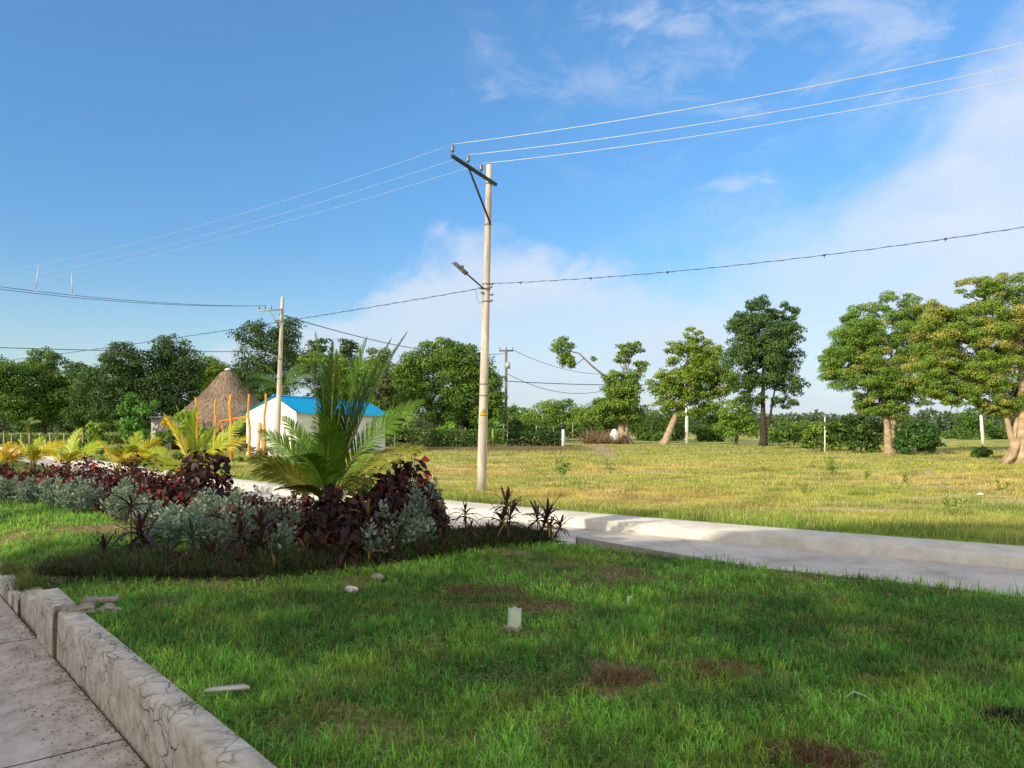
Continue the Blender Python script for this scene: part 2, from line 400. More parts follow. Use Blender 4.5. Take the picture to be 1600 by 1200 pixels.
# crack drawn as a jagged dark strip over the gap, parented to the wall
mb = MB(); V = []
for k in range(26):
    z = .112-.018*k; w_ = .016*(1.3-k/26)*(.5+rng.random()); o_ = 1.016+.010*math.sin(k*.9)+.006*rng.normal()
    for sg_ in (-1, 1): V.append(A0+d_w*(o_+sg_*w_)+n_w*.034+np.array([0, 0, z]))
mb.add(V, [[2*k, 2*k+2, 2*k+3, 2*k+1] for k in range(25)])
mb.build('crack', M['dark'], rw)
# dry leaves and dirt gathered at the foot of the wall
mb = MB(); n = 2600; q = rng.random(n)*12-1.5; o_ = rng.random(n)**2.2*.5+.03; P = A0+d_w*q[:, None]+n_w*o_[:, None]; P[:, 2] = PZ+.006+.015*rng.random(n)
V, F, K = leaves_vf(P, rng.normal(size=(n, 3))*[1, 1, .1], rng.normal(size=(n, 3))*.3+[0, 0, 1], .01+.03*rng.random(n)**2, .008+.012*rng.random(n), mixc((.10, .07, .045), (.28, .19, .11), rng.random(n))); mb.add(V, F, K)
n = 220; q = rng.random(n)*14-2; o_ = rng.random(n)*3+.1; P = A0+d_w*q[:, None]+n_w*o_[:, None]; P[:, 2] = PZ+.008
V, F, K = leaves_vf(P, rng.normal(size=(n, 3))*[1, 1, .1], rng.normal(size=(n, 3))*.3+[0, 0, 1], .008+.02*rng.random(n), .01, mixc((.08, .06, .04), (.2, .15, .1), rng.random(n))); mb.add(V, F, K)
tag(mb.build('leaf_litter', M['leaf']), kind='stuff')
for (s_, lab_) in [(-1.5, 'tuft of long grass hanging over the broken low end of the wall'), (-2.9, 'brown-green tuft of grass by the garden wall at the left edge')]:
    mb = MB(); n = 260; P = A0+d_w*(s_+rng.normal(size=n)*.13)[:, None]-n_w*(.10+rng.normal(size=n)*.08)[:, None]; P[:, 2] = -.12+.1*rng.random(n)*0; a = rng.random(n)*6.283; D = np.stack([np.cos(a), np.sin(a), 0*a], 1)+n_w*.6
    V, F, K = blades_vf(P, D, .18+.2*rng.random(n), .008, .3+.7*rng.random(n), mixc((.10, .20, .04), (.30, .24, .10), rng.random(n))); mb.add(V, F, K); tag(mb.build('grass_tuft', M['grass'], loc=tuple(A0+d_w*s_)), lab_, 'grass tuft')
# broken slab, lump of rubble, flat chip
p = A0+d_w*1.0-n_w*.30
mb = MB(); V, F = box_vf((0, 0, 0), (.36, .13, .035)); V[:, 2] += .01*np.sin(V[:, 0]*20); 
cr = math.cos(.25); sr = math.sin(.25); V = V@np.array([[cr, sr, 0], [-sr, cr, 0], [0, 0, 1]]); mb.add(V+p+np.array([.08, .12, .125]), F)
o = mb.build('broken_slab', M['rock'], loc=tuple(p+np.array([.08, .12, .125]))); bv = o.modifiers.new('b', 'BEVEL'); bv.width = .004; dm = o.modifiers.new('d', 'SUBSURF'); dm.subdivision_type = 'SIMPLE'; dm.levels = dm.render_levels = 3; tx = bpy.data.textures.new('chips', 'CLOUDS'); tx.noise_scale = .06; dp = o.modifiers.new('e', 'DISPLACE'); dp.texture = tx; dp.strength = .025; dp.mid_level = .5
tag(o, 'thin broken slab of concrete lying on the cracked top of the retaining wall', 'slab')
for k, (dx, dy, s) in enumerate([(.02, -.10, (.15, .10, .05)), (.26, -.06, (.11, .08, .05)), (-.12, -.14, (.09, .07, .05))]):
    mb = MB(); q = p+np.array([dx, dy, .065]); mb.add(*rock_vf(q, s, k+3, 3, .9)); o = mb.build('stone', M['rock'], loc=tuple(q), smooth=False)
    tag(o, ['flat round stone under the broken slab on the retaining wall', 'rough stone at the lawn side of the broken slab', 'small stone wedged in the crack of the retaining wall'][k], 'stone', 'rubble at the crack of the wall')
x, y = G(350, 1097); mb = MB(); V, F = box_vf((0, 0, 0), (.26, .10, .022), .15); V[1] += [.05, .04, 0]; V[5] += [.05, .04, 0]; V[3] += [.06, -.03, 0]; V[7] += [.06, -.03, 0]; mb.add(V+[x, y, .10], F, (.5, .5, .46))
tag(mb.build('concrete_chip', M['kerb'], loc=(x, y, .10)), 'pale flat chip of concrete lying in the grass beside the retaining wall', 'rubble')
x, y = G(549, 928); mb = MB(); mb.add(*rock_vf((x, y, .05), (.075, .06, .045), 9, 3, .3)); tag(mb.build('pale_stone', M['kerb'], loc=(x, y, .05)), 'small pale stone in the grass in front of the flower bed', 'stone')
x, y = G(590, 907); mb = MB(); mb.add(*rock_vf((x, y, .04), (.09, .06, .05), 19, 3, .3)); tag(mb.build('brown_stone', M['rock'], loc=(x, y, .04)), 'brown clod by the front edge of the flower bed, behind the pale stone', 'stone')

# ------------------------------------------------------------------ grass
def pts_in(n, x0, x1, y0, y1): return x0+rng.random(n)*(x1-x0), y0+rng.random(n)*(y1-y0)
BED = np.array([(-6.3, 10.2), (-4.9, 9.9), (-3.3, 9.95), (-1.7, 11.0), (-.7, 12.6), (.75, 13.0), (1.0, 13.15), (-1.0, 14.7), (-5.5, 18.7), (-12, 25.2), (-19, 33), (-22, 33), (-15.5, 24.5), (-13.2, 21.3), (-10.6, 18.8), (-8.2, 16.2), (-6.5, 14.2), (-5.2, 13.2), (-5.2, 12.0), (-6.1, 11.3)])
def in_poly(X, Y, poly):
    r = np.zeros(len(X), bool); j = len(poly)-1
    for i in range(len(poly)):
        xi, yi = poly[i]; xj, yj = poly[j]
        c = ((yi > Y) != (yj > Y)) & (X < (xj-xi)*(Y-yi)/(yj-yi+1e-12)+xi); r ^= c; j = i
    return r
def lawn_ok(X, Y):
    return (Y > Wl(X)+.335) & (Y < Fk(X)+EDGE-np.where(X < 4.5, .12, .03)) & ~in_poly(X+.25*np.sin(Y*3)*0, Y-.12, BED)
mb = MB()
zones = [(-4.5, 6.5, 3.2, 6.0, 5000, 1.35), (-8, 8.5, 6.0, 9.0, 3000, 1.55), (-12, 9.5, 9.0, 13.5, 1600, 2.0), (-20, 6, 13.5, 24, 750, 2.6), (-32, -8, 24, 36, 260, 3.4)]
for x0, x1, y0, y1, dens, ws in zones:
    n = int(dens*(x1-x0)*(y1-y0)); X, Y = pts_in(n, x0, x1, y0, y1)
    # gather blades in tufts
    tf = .05*ws; cx = np.round(X/tf/2.2+.3*np.sin(Y*9))*tf*2.2; cy = np.round(Y/tf/2.2)*tf*2.2
    X = X+(cx-X)*.45*rng.random(n); Y = Y+(cy-Y)*.45*rng.random(n)
    d, w, pc = patch_eval(X, Y)
    ok = lawn_ok(X, Y) & (rng.random(n) < d*.97+.03) & (np.abs(X) < .75*Y+2.2)
    X, Y, w, pc = X[ok], Y[ok], w[ok], pc[ok]; n = len(X)
    h = .026+.06*sstep(.3, .75, fbm(X*1.3+5, Y*1.3+1))*(.4+.6*sstep(.45, .62, fbm(X*4.3, Y*4.3+8)))+.085*rng.random(n)**3
    edge = np.minimum(Y-Wl(X), 1.0)<.3; h = np.where(edge, h*1.5, h)
    edge2 = (Fk(X)+EDGE-Y) < .3; h = np.where(edge2, h*1.5, h)
    h *= (1-.45*np.clip(w, 0, 1)); h *= ws**.25
    a = rng.random(n)*2*np.pi; D = np.stack([np.cos(a), np.sin(a), 0*a], 1)
    c = lawn_green(X, Y)*(.58+1.1*rng.random(n)**1.3)[:, None]*(.8+.5*sstep(.35, .65, fbm(X*3.1+9, Y*3.1)))[:, None]
    dry = rng.random(n) < (.10+.55*np.clip(w, 0, 1)); c[dry] = mixc(np.tile((.40, .27, .13), (dry.sum(), 1)), c[dry], rng.random(dry.sum())*.5)
    Z = lawn_z(X, Y)-.004
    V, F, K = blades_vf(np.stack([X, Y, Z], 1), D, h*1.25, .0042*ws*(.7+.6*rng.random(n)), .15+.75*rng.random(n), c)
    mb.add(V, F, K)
# clover and other broad leaves among the blades
n = 90000; X, Y = pts_in(n, -9, 9, 3.6, 13.4); f = fbm(X*1.1+31, Y*1.1+17); cx_, cy_ = G(860, 905)
near = np.exp(-(((X-cx_)/1.6)**2+((Y-cy_)/1.5)**2)); ok = (lawn_ok(X, Y)) & (np.abs(X) < .72*Y+1) & ((f > .6) | (rng.random(n) < near)); X, Y = X[ok], Y[ok]; n = len(X)
c = mixc((.07, .16, .03), (.15, .30, .05), rng.random(n)); sz = .018+.02*rng.random(n)
V, F, K = leaves_vf(np.stack([X, Y, .01+.05*rng.random(n)], 1), rng.normal(size=(n, 3))*[1, 1, .3], rng.normal(size=(n, 3))*.35+[0, 0, 1], sz, sz*.8, c); mb.add(V, F, K)
# dead thatch lying flat
n = 60000; X, Y = pts_in(n, -7, 8, 3.6, 11); f = fbm(X*2.2+3, Y*2.2+71); ok = lawn_ok(X, Y) & (f > .5); X, Y = X[ok], Y[ok]; n = len(X)
V, F, K = leaves_vf(np.stack([X, Y, .012+.03*rng.random(n)], 1), rng.normal(size=(n, 3))*[1, 1, .15], rng.normal(size=(n, 3))*.3+[0, 0, 1], .05+.06*rng.random(n), .005, mixc((.22, .14, .08), (.45, .36, .20), rng.random(n))); mb.add(V, F, K)
tag(mb.build('lawn_grass', M['grass']), kind='stuff')
print('lawn verts', mb.n)

mb = MB()
zones = [(-16, 16, 6, 24, 520, 1.9), (-30, 26, 16, 38, 170, 3.2), (-45, 42, 30, 56, 55, 5.5), (-60, 60, 50, 84, 26, 8.5)]
lastY = 0
for k, (x0, x1, y0, y1, dens, ws) in enumerate(zones):
    n = int(dens*(x1-x0)*(y1-y0)); X, Y = pts_in(n, x0, x1, y0, y1)
    t = Y-Fk(X)-SW
    ok = (t > .0) & (np.abs(X) < .73*Y+3) & ((Y > zones[k-1][3]-2) if k else True)
    X, Y, t = X[ok], Y[ok], t[ok]
    c, bare, pl, tr = field_fn(X, Y)
    rn = rng.random(len(X)); ok = rn > np.clip(.8*bare+.9*pl+.9*tr, 0, .97)
    X, Y, t, c = X[ok], Y[ok], t[ok], c[ok]; n = len(X)
    clump = sstep(.54, .70, fbm(X*.9+70, Y*.9+11))
    h = .05+.07*rng.random(n)+.16*clump*rng.random(n)+.12*(1-sstep(.3, 2.2, t))*rng.random(n)
    c = mixc(c, np.tile((.18, .32, .045), (n, 1)), .75*clump*sstep(.4, .6, fbm(X*.2+3, Y*.2)))
    c = c*(.7+.65*rng.random(n))[:, None]
    straw = rng.random(n) < .22; c[straw] = np.array((.62, .50, .24))*(.7+.5*rng.random(straw.sum()))[:, None]
    a = rng.random(n)*2*np.pi; D = np.stack([np.cos(a), np.sin(a), 0*a], 1)
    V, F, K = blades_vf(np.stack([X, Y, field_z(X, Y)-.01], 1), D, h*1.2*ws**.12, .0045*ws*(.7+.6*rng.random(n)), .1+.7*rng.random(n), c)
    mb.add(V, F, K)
tag(mb.build('field_grass', M['grass']), kind='stuff')
print('field verts', mb.n)

# weeds standing out of the field
def weed(x, y, h, label, col=(.09, .20, .03), n=60, spread=.35):
    mb = MB(); P = []; D = []; 
    for s in range(max(4, n//12)):
        a = rng.random()*6.283; l = spread*(.3+1.1*rng.random()); top = np.array([x+math.cos(a)*l, y+math.sin(a)*l, h*(.6+.4*rng.random())]); b = np.array([x, y, 0.])
        q = [b+(top-b)*t+np.array([math.cos(a), math.sin(a), 0])*l*.3*t*(1-t) for t in np.linspace(0, 1, 5)]
        mb.add(*tube_vf(q, np.linspace(.006, .002, 5)*max(1, y/25), 4), np.array(col)*.8)
        for k in range(12):
            t = .25+.75*rng.random(); P.append(b+(top-b)*t); D.append([rng.normal(), rng.normal(), .6])
    P = np.array(P); D = np.array(D); m = len(P)
    V, F, K = leaves_vf(P, D, rng.normal(size=(m, 3))+[0, 0, 1], h*.28, h*.05, np.array(col)*(.7+.6*rng.random(m))[:, None]); mb.add(V, F, K)
    return tag(mb.build('weed', M['leaf'], loc=(x, y, 0)), label, 'weed', 'weeds standing in the field')
for (px, py, h, lab) in [(878, 742, .8, 'broad green weed in the field just right of the concrete pole'), (955, 735, .6, 'green weed in the middle of the field, in front of the leaning tree'), 
    (1352, 745, .5, 'spiky weed in the field below the tree with the forked pale trunk'), (1300, 738, .8, 'bushy weed in the field in front of the short white post'), (1418, 756, .6, 'tall thin weed right of the spiky weed'), (1490, 800, .55, 'dark leafy weed at the footway edge near the right side'),
    (1562, 765, .5, 'low green weed in the field at the far right'), (1256, 770, .35, 'small weed in the dry grass above the footway'), (1195, 731, .3, 'small pale weed in the field in front of the dark oval tree')]:
    x, y = G(px, py+6); weed(x, y, h, lab, n=90 if h > .6 else 50, spread=.3)
for (px, py, lab) in [(1532, 775, 'white scrap of litter in the dry field near the right edge'), (958, 770, 'pale flat strip of rubble in the grass right of the concrete pole')]:
    x, y = G(px, py); mb = MB(); mb.add(*rock_vf((x, y, .06), (.22 if px < 1000 else .12, .07, .035), 4, 2, .5)); tag(mb.build('litter', M['stucco'], loc=(x, y, .06)), lab, 'litter')
x, y = G(1450, 742); mb = MB(); mb.add(*rock_vf((x, y, .08), (.16, .12, .12), 14, 2, .5)); tag(mb.build('stone', M['rock'], loc=(x, y, .08)), 'grey stone alone in the field, below the large orange-tinted tree', 'stone')

# little things on the lawn
def dry_heap(px, py, r, h, n, label, col=(.30, .19, .10)):
    x, y = G(px, py); mb = MB(); a = rng.random(n)*6.283; q = np.sqrt(rng.random(n)); q = q**1.3*(1+.5*(fbm(np.cos(a)*1.5+px, np.sin(a)*1.5)-.5)); X = x+np.cos(a)*q*r*1.25+rng.normal(size=n)*.03; Y = y+np.sin(a)*q*r*1.0+rng.normal(size=n)*.03
    Z = h*np.clip(1-q**2, 0, 1)*rng.random(n); b = rng.random(n)*6.283; D = np.stack([np.cos(b), np.sin(b), 0*b], 1)
    c = np.array(col)*(.5+1.0*rng.random(n))[:, None]
    V, F, K = blades_vf(np.stack([X, Y, Z], 1), D, .05+.09*rng.random(n), .005, .5+.5*rng.random(n), c); mb.add(V, F, K)
    tag(mb.build('dry_grass_heap', M['grass'], loc=(x, y, 0)), label, 'dry grass heap', 'heaps of dead grass on the lawn')
dry_heap(968, 1064, .20, .08, 900, 'pointed heap of dead brown grass on the lawn right of the pipe')
dry_heap(1105, 1050, .25, .04, 700, 'flat heap of dead grass right of the pointed heap')
dry_heap(1265, 1192, .25, .05, 900, 'reddish heap of dead grass at the bottom edge of the lawn', (.22, .10, .06))
dry_heap(745, 932, .42, .05, 700, 'dark brown heap of dead grass on bare soil behind the pipe', (.17, .09, .055))
dry_heap(1585, 1126, .13, .05, 350, 'charred black heap of burnt grass at the right edge', (.03, .025, .025))
# pipe stub with mortar
x, y = G(803, 985); th = thing('pipe_stub', (x, y, 0), 'cut pale green plastic pipe standing out of the lawn', 'pipe'); R0, H0 = .066, .21
n = 28; V = []; tp = [.02*math.sin(j*1.1)+.006*math.sin(j*3.3) for j in range(n)]
for r in (R0, R0-.004):
    for z in (0, 1):
        for j in range(n):
            a = 2*math.pi*j/n; V.append([x+r*math.cos(a)+.01*z, y+r*math.sin(a), -.02+(H0+.02+tp[j]*.35)*z])
F = [[j, (j+1) % n, n+(j+1) % n, n+j] for j in range(n)]+[[2*n+(j+1) % n, 2*n+j, 3*n+j, 3*n+(j+1) % n] for j in range(n)]+[[n+j, n+(j+1) % n, 3*n+(j+1) % n, 3*n+j] for j in range(n)]
mb = MB(); mb.add(V, F); mb.build('tube', M['plastic'], th)
mb = MB()
for k in range(12):
    a = k*6.283/12; mb.add(*rock_vf((x+math.cos(a)*.07-.012, y+math.sin(a)*.07-.012, .02+.012*(k % 2)), (.032, .030, .024), k, 2, .7), (.3, .3, .3))
mb.build('mortar_collar', M['rock'], th)
x, y = G(981, 948); mb = MB(); mb.add(*tube_vf([(x, y, -.02), (x+.004, y, .06), (x+.010, y, .115)], [.02, .019, .015], 8)); mb.add(*rock_vf((x+.03, y, .105), (.016, .012, .016), 3, 2))
tag(mb.build('stake', M['plastic'], loc=(x, y, 0)), 'thin pale stake poking out of the lawn beyond the pipe', 'stake')
x, y = G(1340, 1102); mb = MB(); q = [(x-.09, y, .05), (x-.02, y+.02, .09), (x+.05, y-.02, .07), (x+.11, y-.05, .03)]
V = []; 
for pnt in q: V += [pnt, (pnt[0]+.004, pnt[1]+.012, pnt[2]+.004)]
mb.add(V, [[0, 2, 3, 1], [2, 4, 5, 3], [4, 6, 7, 5]]); tag(mb.build('plastic_strap', M['plastic'], loc=(x, y, .05)), 'thin pale plastic strap lying in the grass at lower right', 'strap')

# ------------------------------------------------------------------ planting bed
def bedsoil():
    mb = MB(); n = len(BED); c = BED.mean(0)
    bm = bmesh.new(); vs = [bm.verts.new((p[0], p[1], .035)) for p in BED]; f = bm.faces.new(vs); bmesh.ops.triangulate(bm, faces=[f])
    V = np.array([v.co[:] for v in bm.verts]); F = np.array([[v.index for v in f.verts] for f in bm.faces]) if False else None
    bm.verts.index_update(); F = np.array([[v.index for v in f.verts] for f in bm.faces]); bm.free()
    mb.add(V, F, (.05, .04, .025)); tag(mb.build('planting_bed', M['ground']), kind='structure')
bedsoil()
def poly_front(n):  # points along the front (lawn side) of the bed
    fr = np.array([(-6.3, 10.45), (-4.9, 10.2), (-3.3, 10.3), (-1.8, 11.3), (-.7, 12.85), (.6, 13.25)])
    seg = np.linalg.norm(np.diff(fr, axis=0), axis=1); cs = np.concatenate([[0], np.cumsum(seg)]); u = rng.random(n)*cs[-1]
    return np.interp(u, cs, fr[:, 0]), np.interp(u, cs, fr[:, 1]), u/cs[-1]
# tufty dark border grass
mb = MB(); n = 52000; X, Y, u = poly_front(n); w = rng.random(n)
Y = Y-.28+w*(1.05+.3*(u > .7)); X = X+rng.normal(size=n)*.12+.15*w
ok = in_poly(X, Y, BED) | (w < .35); X, Y, w, u = X[ok], Y[ok], w[ok], u[ok]; n = len(X)
a = rng.random(n)*6.283; D = np.stack([np.cos(a), np.sin(a)-.3, 0*a], 1)
c = np.where((rng.random(n) < .45)[:, None], np.array((.11, .055, .06)), np.array((.07, .15, .035)))*(.5+1.0*rng.random(n))[:, None]
mound = (.15+.36*fbm(X*2, Y*2)*(.6+.8*rng.random(n)**3))*(.45+.55*sstep(0, .3, w))
V, F, K = blades_vf(np.stack([X, Y, .0*X+rng.random(n)*.12*(u > .0)], 1), D, mound*(.6+.5*rng.random(n)), .009, .2+.8*rng.random(n), c); mb.add(V, F, K)
tag(mb.build('border_grass', M['grass']), kind='stuff')
# low green weeds in the bed front
mb = MB(); n = 5000; X, Y, u = poly_front(n); w = rng.random(n); Y = Y+w*1.3+.1; X = X+rng.normal(size=n)*.2
nn = fbm(X*1.5+4, Y*1.5); ok = (nn > .5) & (u < .72); X, Y = X[ok], Y[ok]; n = len(X)
V, F, K = leaves_vf(np.stack([X, Y, .05+.35*rng.random(n)], 1), rng.normal(size=(n, 3)), rng.normal(size=(n, 3))*.5+[0, 0, 1], .07+.04*rng.random(n), .035, np.array((.05, .12, .025))*(.6+.8*rng.random(n))[:, None]); mb.add(V, F, K)
tag(mb.build('ground_cover', M['leaf']), kind='stuff')

def copperleaf(x, y, w, h, label, red=.18, size=.13, seed=0, base=(.040, .014, .018)):
    h *= 1.2; th = thing('copperleaf_shrub', (x, y, 0), label, 'shrub', 'copperleaf shrubs in the flower bed')
    mbs = MB(); mbl = MB(); n = int(150*w*h/(size*size)*.042)+60
    # stems
    tips = []
    for k in range(9):
        a = rng.random()*6.283; r = w*.4*math.sqrt(rng.random()); tp = np.array([x+math.cos(a)*r, y+math.sin(a)*r, h*(.75+.2*rng.random())*(1-.4*(r/(w*.5))**2)])
        b = np.array([x+math.cos(a)*.06, y+math.sin(a)*.06, 0]); q = [b+(tp-b)*t+np.array([0, 0, .1])*math.sin(t*3.14) for t in np.linspace(0, 1, 5)]
        mbs.add(*tube_vf(q, np.linspace(.016, .006, 5), 5), (.08, .05, .035))
    u = norm(rng.normal(size=(n, 3))); u[:, 2] = np.abs(u[:, 2])*1.0-.12; rr = (.55+.45*rng.random(n)**.6)
    lump = 1+.25*np.sin(u[:, 0]*6+seed)*np.cos(u[:, 1]*5+seed*2)
    P = np.stack([x+u[:, 0]*w*.5*rr*lump, y+u[:, 1]*w*.5*rr*lump, .12*h+np.clip(u[:, 2], -.1, 1)*h*.80*rr*lump], 1)
    N = norm(u*np.array([1, 1, .9])+rng.normal(size=(n, 3))*.45+[0, 0, .25]); D = norm(u*.5+rng.normal(size=(n, 3))*.5+[0, 0, -.45]); D = norm(D-N*np.sum(D*N, 1, keepdims=True))
    c = np.array(base)*(.6+.9*rng.random(n))[:, None]
    r1 = (rng.random(n) < red) & (rr > .8); c[r1] = np.array((.36, .05, .035))*(.5+.7*rng.random(r1.sum()))[:, None]
    r2 = rng.random(n) < .12; c[r2] = np.array((.10, .035, .02))*(.6+.8*rng.random(r2.sum()))[:, None]
    L = size*(.7+.6*rng.random(n)); 
    V, F, K = leaves_vf(P, D, N, L, L*.72, c, fold=.12, mid=.5, droop=.15); mbl.add(V, F, K)
    mbs.build('stem', M['bark'], th); mbl.build('foliage', M['gloss'], th)
def silver(x, y, w, h, label, seed=0):
    h *= 1.12; th = thing('silver_leaved_shrub', (x, y, 0), label, 'shrub', 'silver leaved shrubs in the flower bed')
    mbs = MB(); mbl = MB(); ns = int(9+w*22)
    for k in range(ns):
        a = rng.random()*6.283; r = w*.5*math.sqrt(rng.random()); hh = h*(1-.5*(r/(w*.5))**2)*(.55+.55*rng.random()); b = np.array([x+math.cos(a)*r*.3, y+math.sin(a)*r*.3, 0]); tp = np.array([x+math.cos(a)*r, y+math.sin(a)*r, hh])
        q = np.array([b+(tp-b)*t+np.array([0, 0, .06])*math.sin(t*3.14) for t in np.linspace(0, 1, 6)])
        mbs.add(*tube_vf(q, np.linspace(.008, .003, 6), 4), (.16, .19, .15))
        m = int(hh/.018)+10; t = .15+.85*rng.random(m); P = b+(tp-b)*t[:, None]+np.array([0, 0, .06])*np.sin(t*3.14)[:, None]
        rad = rng.normal(size=(m, 3)); rad[:, 2] *= .3; rad = norm(rad); P = P+rad*.035
        D = norm(rad+[0, 0, .8]); N = norm(np.cross(D, rng.normal(size=(m, 3)))+[0, 0, .8]+rad*.4)
        c = mixc((.17, .27, .21), (.42, .50, .43), rng.random(m))*(.6+.4*rng.random(m))[:, None]
        L = .06+.035*rng.random(m); V, F, K = leaves_vf(P, D, N, L, L*.55, c, fold=.15); mbl.add(V, F, K)
    mbs.build('stem', M['bark'], th); mbl.build('foliage', M['leaf'], th)
def cordyline(x, y, h, label, n=22, L=.34, col=(.055, .022, .03), hi=(.10, .05, .045), heads=1, z0=0):
    th = thing('cordyline', (x, y, z0), label, 'plant', 'dark leaved cordylines in the flower bed')
    mbs = MB(); mbl = MB()
    for hd in range(heads):
        a = rng.random()*6.283; off = .0 if heads == 1 else .17; hh = h*(1 if hd == 0 else .6+.35*rng.random())
        b = np.array([x, y, z0]); tp = np.array([x+math.cos(a)*off, y+math.sin(a)*off, z0+hh]); q = [b+(tp-b)*t for t in np.linspace(0, 1, 4)]
        mbs.add(*tube_vf(q, [.016, .013, .011, .009], 6), (.12, .09, .06))
        for k in range(n):
            az = k*2.4+rng.random()*.5; el = math.radians(78-78*(k/n)+rng.normal()*14); l = L*1.12*(.6+.6*rng.random())*(.7+.5*math.sin(3.14*(k+2)/(n+3)))
            d = np.array([math.cos(az)*math.cos(el), math.sin(az)*math.cos(el), math.sin(el)]); s = norm(np.cross(d, [0, 0, 1.])); p = tp-np.array([0, 0, 1.])*(.10*k/n)
            seg = 5; V = []; wd = l*.145
            for i in range(seg):
                t = i/(seg-1); pt = p+d*l*t-np.array([0, 0, 1.])*l*(.75 if k > n*.35 else .35)*t*t*(1-.45*math.sin(el)); wv = wd*(math.sin(3.14*min(1, t*.86+.08))**.8)*.5
                V += [pt-s*wv+np.array([0, 0, .012]), pt, pt+s*wv+np.array([0, 0, .012])]
            F = [[i*3+j, i*3+3+j, i*3+4+j, i*3+1+j] for i in range(seg-1) for j in range(2)]
            c = mixc(col, hi, rng.random())*(.6+.8*rng.random())
            if rng.random() < .06: c = np.array((.28, .17, .03))
            mbl.add(V, F, c)
    mbs.build('stem', M['bark'], th); mbl.build('foliage', M['gloss'], th)
def frond(mb, o, az, el, L, bend, col, rcol, leaf=.42, nl=70, lw=.028, twist=0.0, w0=.016):
    upr = el > 64 and bend < 20; az = math.radians(az); el = math.radians(el); bend = math.radians(bend); S = 26; pts = [np.array(o, float)]; T = []
    for i in range(S):
        t = i/(S-1); e = el-bend*t**1.6; d = np.array([math.cos(az)*math.cos(e), math.sin(az)*math.cos(e), math.sin(e)]); T.append(d); pts.append(pts[-1]+d*L/S)
    pts = np.array(pts[:-1]); T = np.array(T)
    mb.add(*tube_vf(pts, np.linspace(w0, .003, S), 5), rcol)
    side0 = np.array([-math.sin(az), math.cos(az), 0.])
    nl = int(nl*1.35) if upr else nl; tt = np.linspace(.10 if upr else .14, .995, nl)
    for sg in (-1, 1):
        t = tt+rng.random(nl)*.006; i = t*(S-1); P = np.stack([np.interp(i, np.arange(S), pts[:, k]) for k in range(3)], 1); d = norm(np.stack([np.interp(i, np.arange(S), T[:, k]) for k in range(3)], 1))
        upv = norm(np.cross(side0, d))*-1; upv = np.where(upv[:, 2:3] < 0, -upv, upv)
        s = norm(side0*math.cos(twist)+upv*math.sin(twist)); u2 = np.cross(d, s)
        ang = np.radians((62-34*t)*(.55 if upr else .9)+rng.normal(size=nl)*5); D = norm(s*sg*np.sin(ang)[:, None]+d*np.cos(ang)[:, None]+upv*.22)
        ll = leaf*.42*(L*.5+1.25)*(np.sin(np.pi*np.clip(t*.82+.16, 0, 1))**.7)*(.85+.3*rng.random(nl)); g = np.array([0, 0, -1.])
        lw_ = lw*(.6+.5*np.sin(np.pi*t)); wv = norm(np.cross(D, upv+0*D))
        wv = d*.75+upv*.5*sg*0+wv*.25
        p1 = P+D*(ll*.5)[:, None]+g*(ll*.05)[:, None]; p2 = P+D*(ll)[:, None]+g*(ll*.26)[:, None]
        V = np.stack([P-wv*(lw_*.3)[:, None], P+wv*(lw_*.3)[:, None], p1+wv*(lw_*.5)[:, None], p1-wv*(lw_*.5)[:, None], p2], 1).reshape(-1, 3)
        b = np.arange(nl)[:, None]*5; c = np.asarray(col)*(.75+.5*rng.random(nl))[:, None]
        mb.add(V, (b+[0, 1, 2, 3], b+[3, 2, 4]), np.repeat(c, 5, 0))
def palm(x, y, z0, fr, label, col, rcol, name='coconut_palm', leaf=.42, nl=70, lw=.03, group=None, trunk=.06):
    th = thing(name, (x, y, 0), label, 'palm', group)
    mb = MB(); mb.add(*tube_vf([(x, y, 0), (x, y, z0*.5), (x, y, z0)], [trunk*1.3, trunk, trunk*.8], 10), (.16, .13, .07))
    for k in range(6):
        a = k*1.05; d = np.array([math.cos(a), math.sin(a), 0])*trunk; mb.add(*tube_vf([np.array([x, y, max(.02, z0*.35)])+d*.8, np.array([x, y, z0])+d*1.3, np.array([x, y, z0+.15])+d*1.8], [trunk*.5, trunk*.4, trunk*.2], 6), (.22, .20, .07))
    mb.build('trunk', M['bark'], th)
    for f in fr:
        m2 = MB(); cc = np.array(f[4] if len(f) > 4 else col); frond(m2, (x+.03*math.cos(math.radians(f[0])), y+.03*math.sin(math.radians(f[0])), z0+.0), f[0], f[1], f[2], f[3], cc, rcol, leaf, nl, lw, twist=((1.0+rng.normal()*.15 if abs(math.cos(math.radians(f[0]))) > .7 else .2) if f[1] < 68 or f[3] > 20 else .35+rng.normal()*.2))
        m2.build('frond', M['gloss'], th)
# the big young coconut palm
bx_, by_ = (512-800)/FP*12.4, 12.4
dg = (.07, .165, .016); gr = (.10, .22, .02); yg = (.24, .25, .035)
palm(bx_, by_, .82, [(2,70,3.1,13,dg),(9,73,2.9,10,gr),(90,84,2.7,6,dg),(178,88,2.8,5,gr),(170,85,2.6,6,dg),(-60,83,2.5,8,(.09,.14,.02)),(15,79,2.8,5,dg),(5,76,2.6,8,gr),(-40,80,2.3,8,dg),(-8,60,2.35,38,gr),(192,72,1.55,22,gr),(186,60,1.6,35,gr),(196,46,1.45,45,gr),(-88,76,1.6,30,gr),
   (-18,42,2.0,42,yg),(-75,72,1.75,60,gr),(-100,60,1.5,75,gr),(-150,45,1.35,60,yg),(150,40,1.6,55,gr),(-45,30,1.3,45,yg),(-120,28,1.1,40,yg)],
   'large young coconut palm with tall green fronds rising from the middle of the flower bed', gr, (.20, .20, .05), leaf=.50, nl=100, lw=.036, group='young coconut palms in the flower bed')
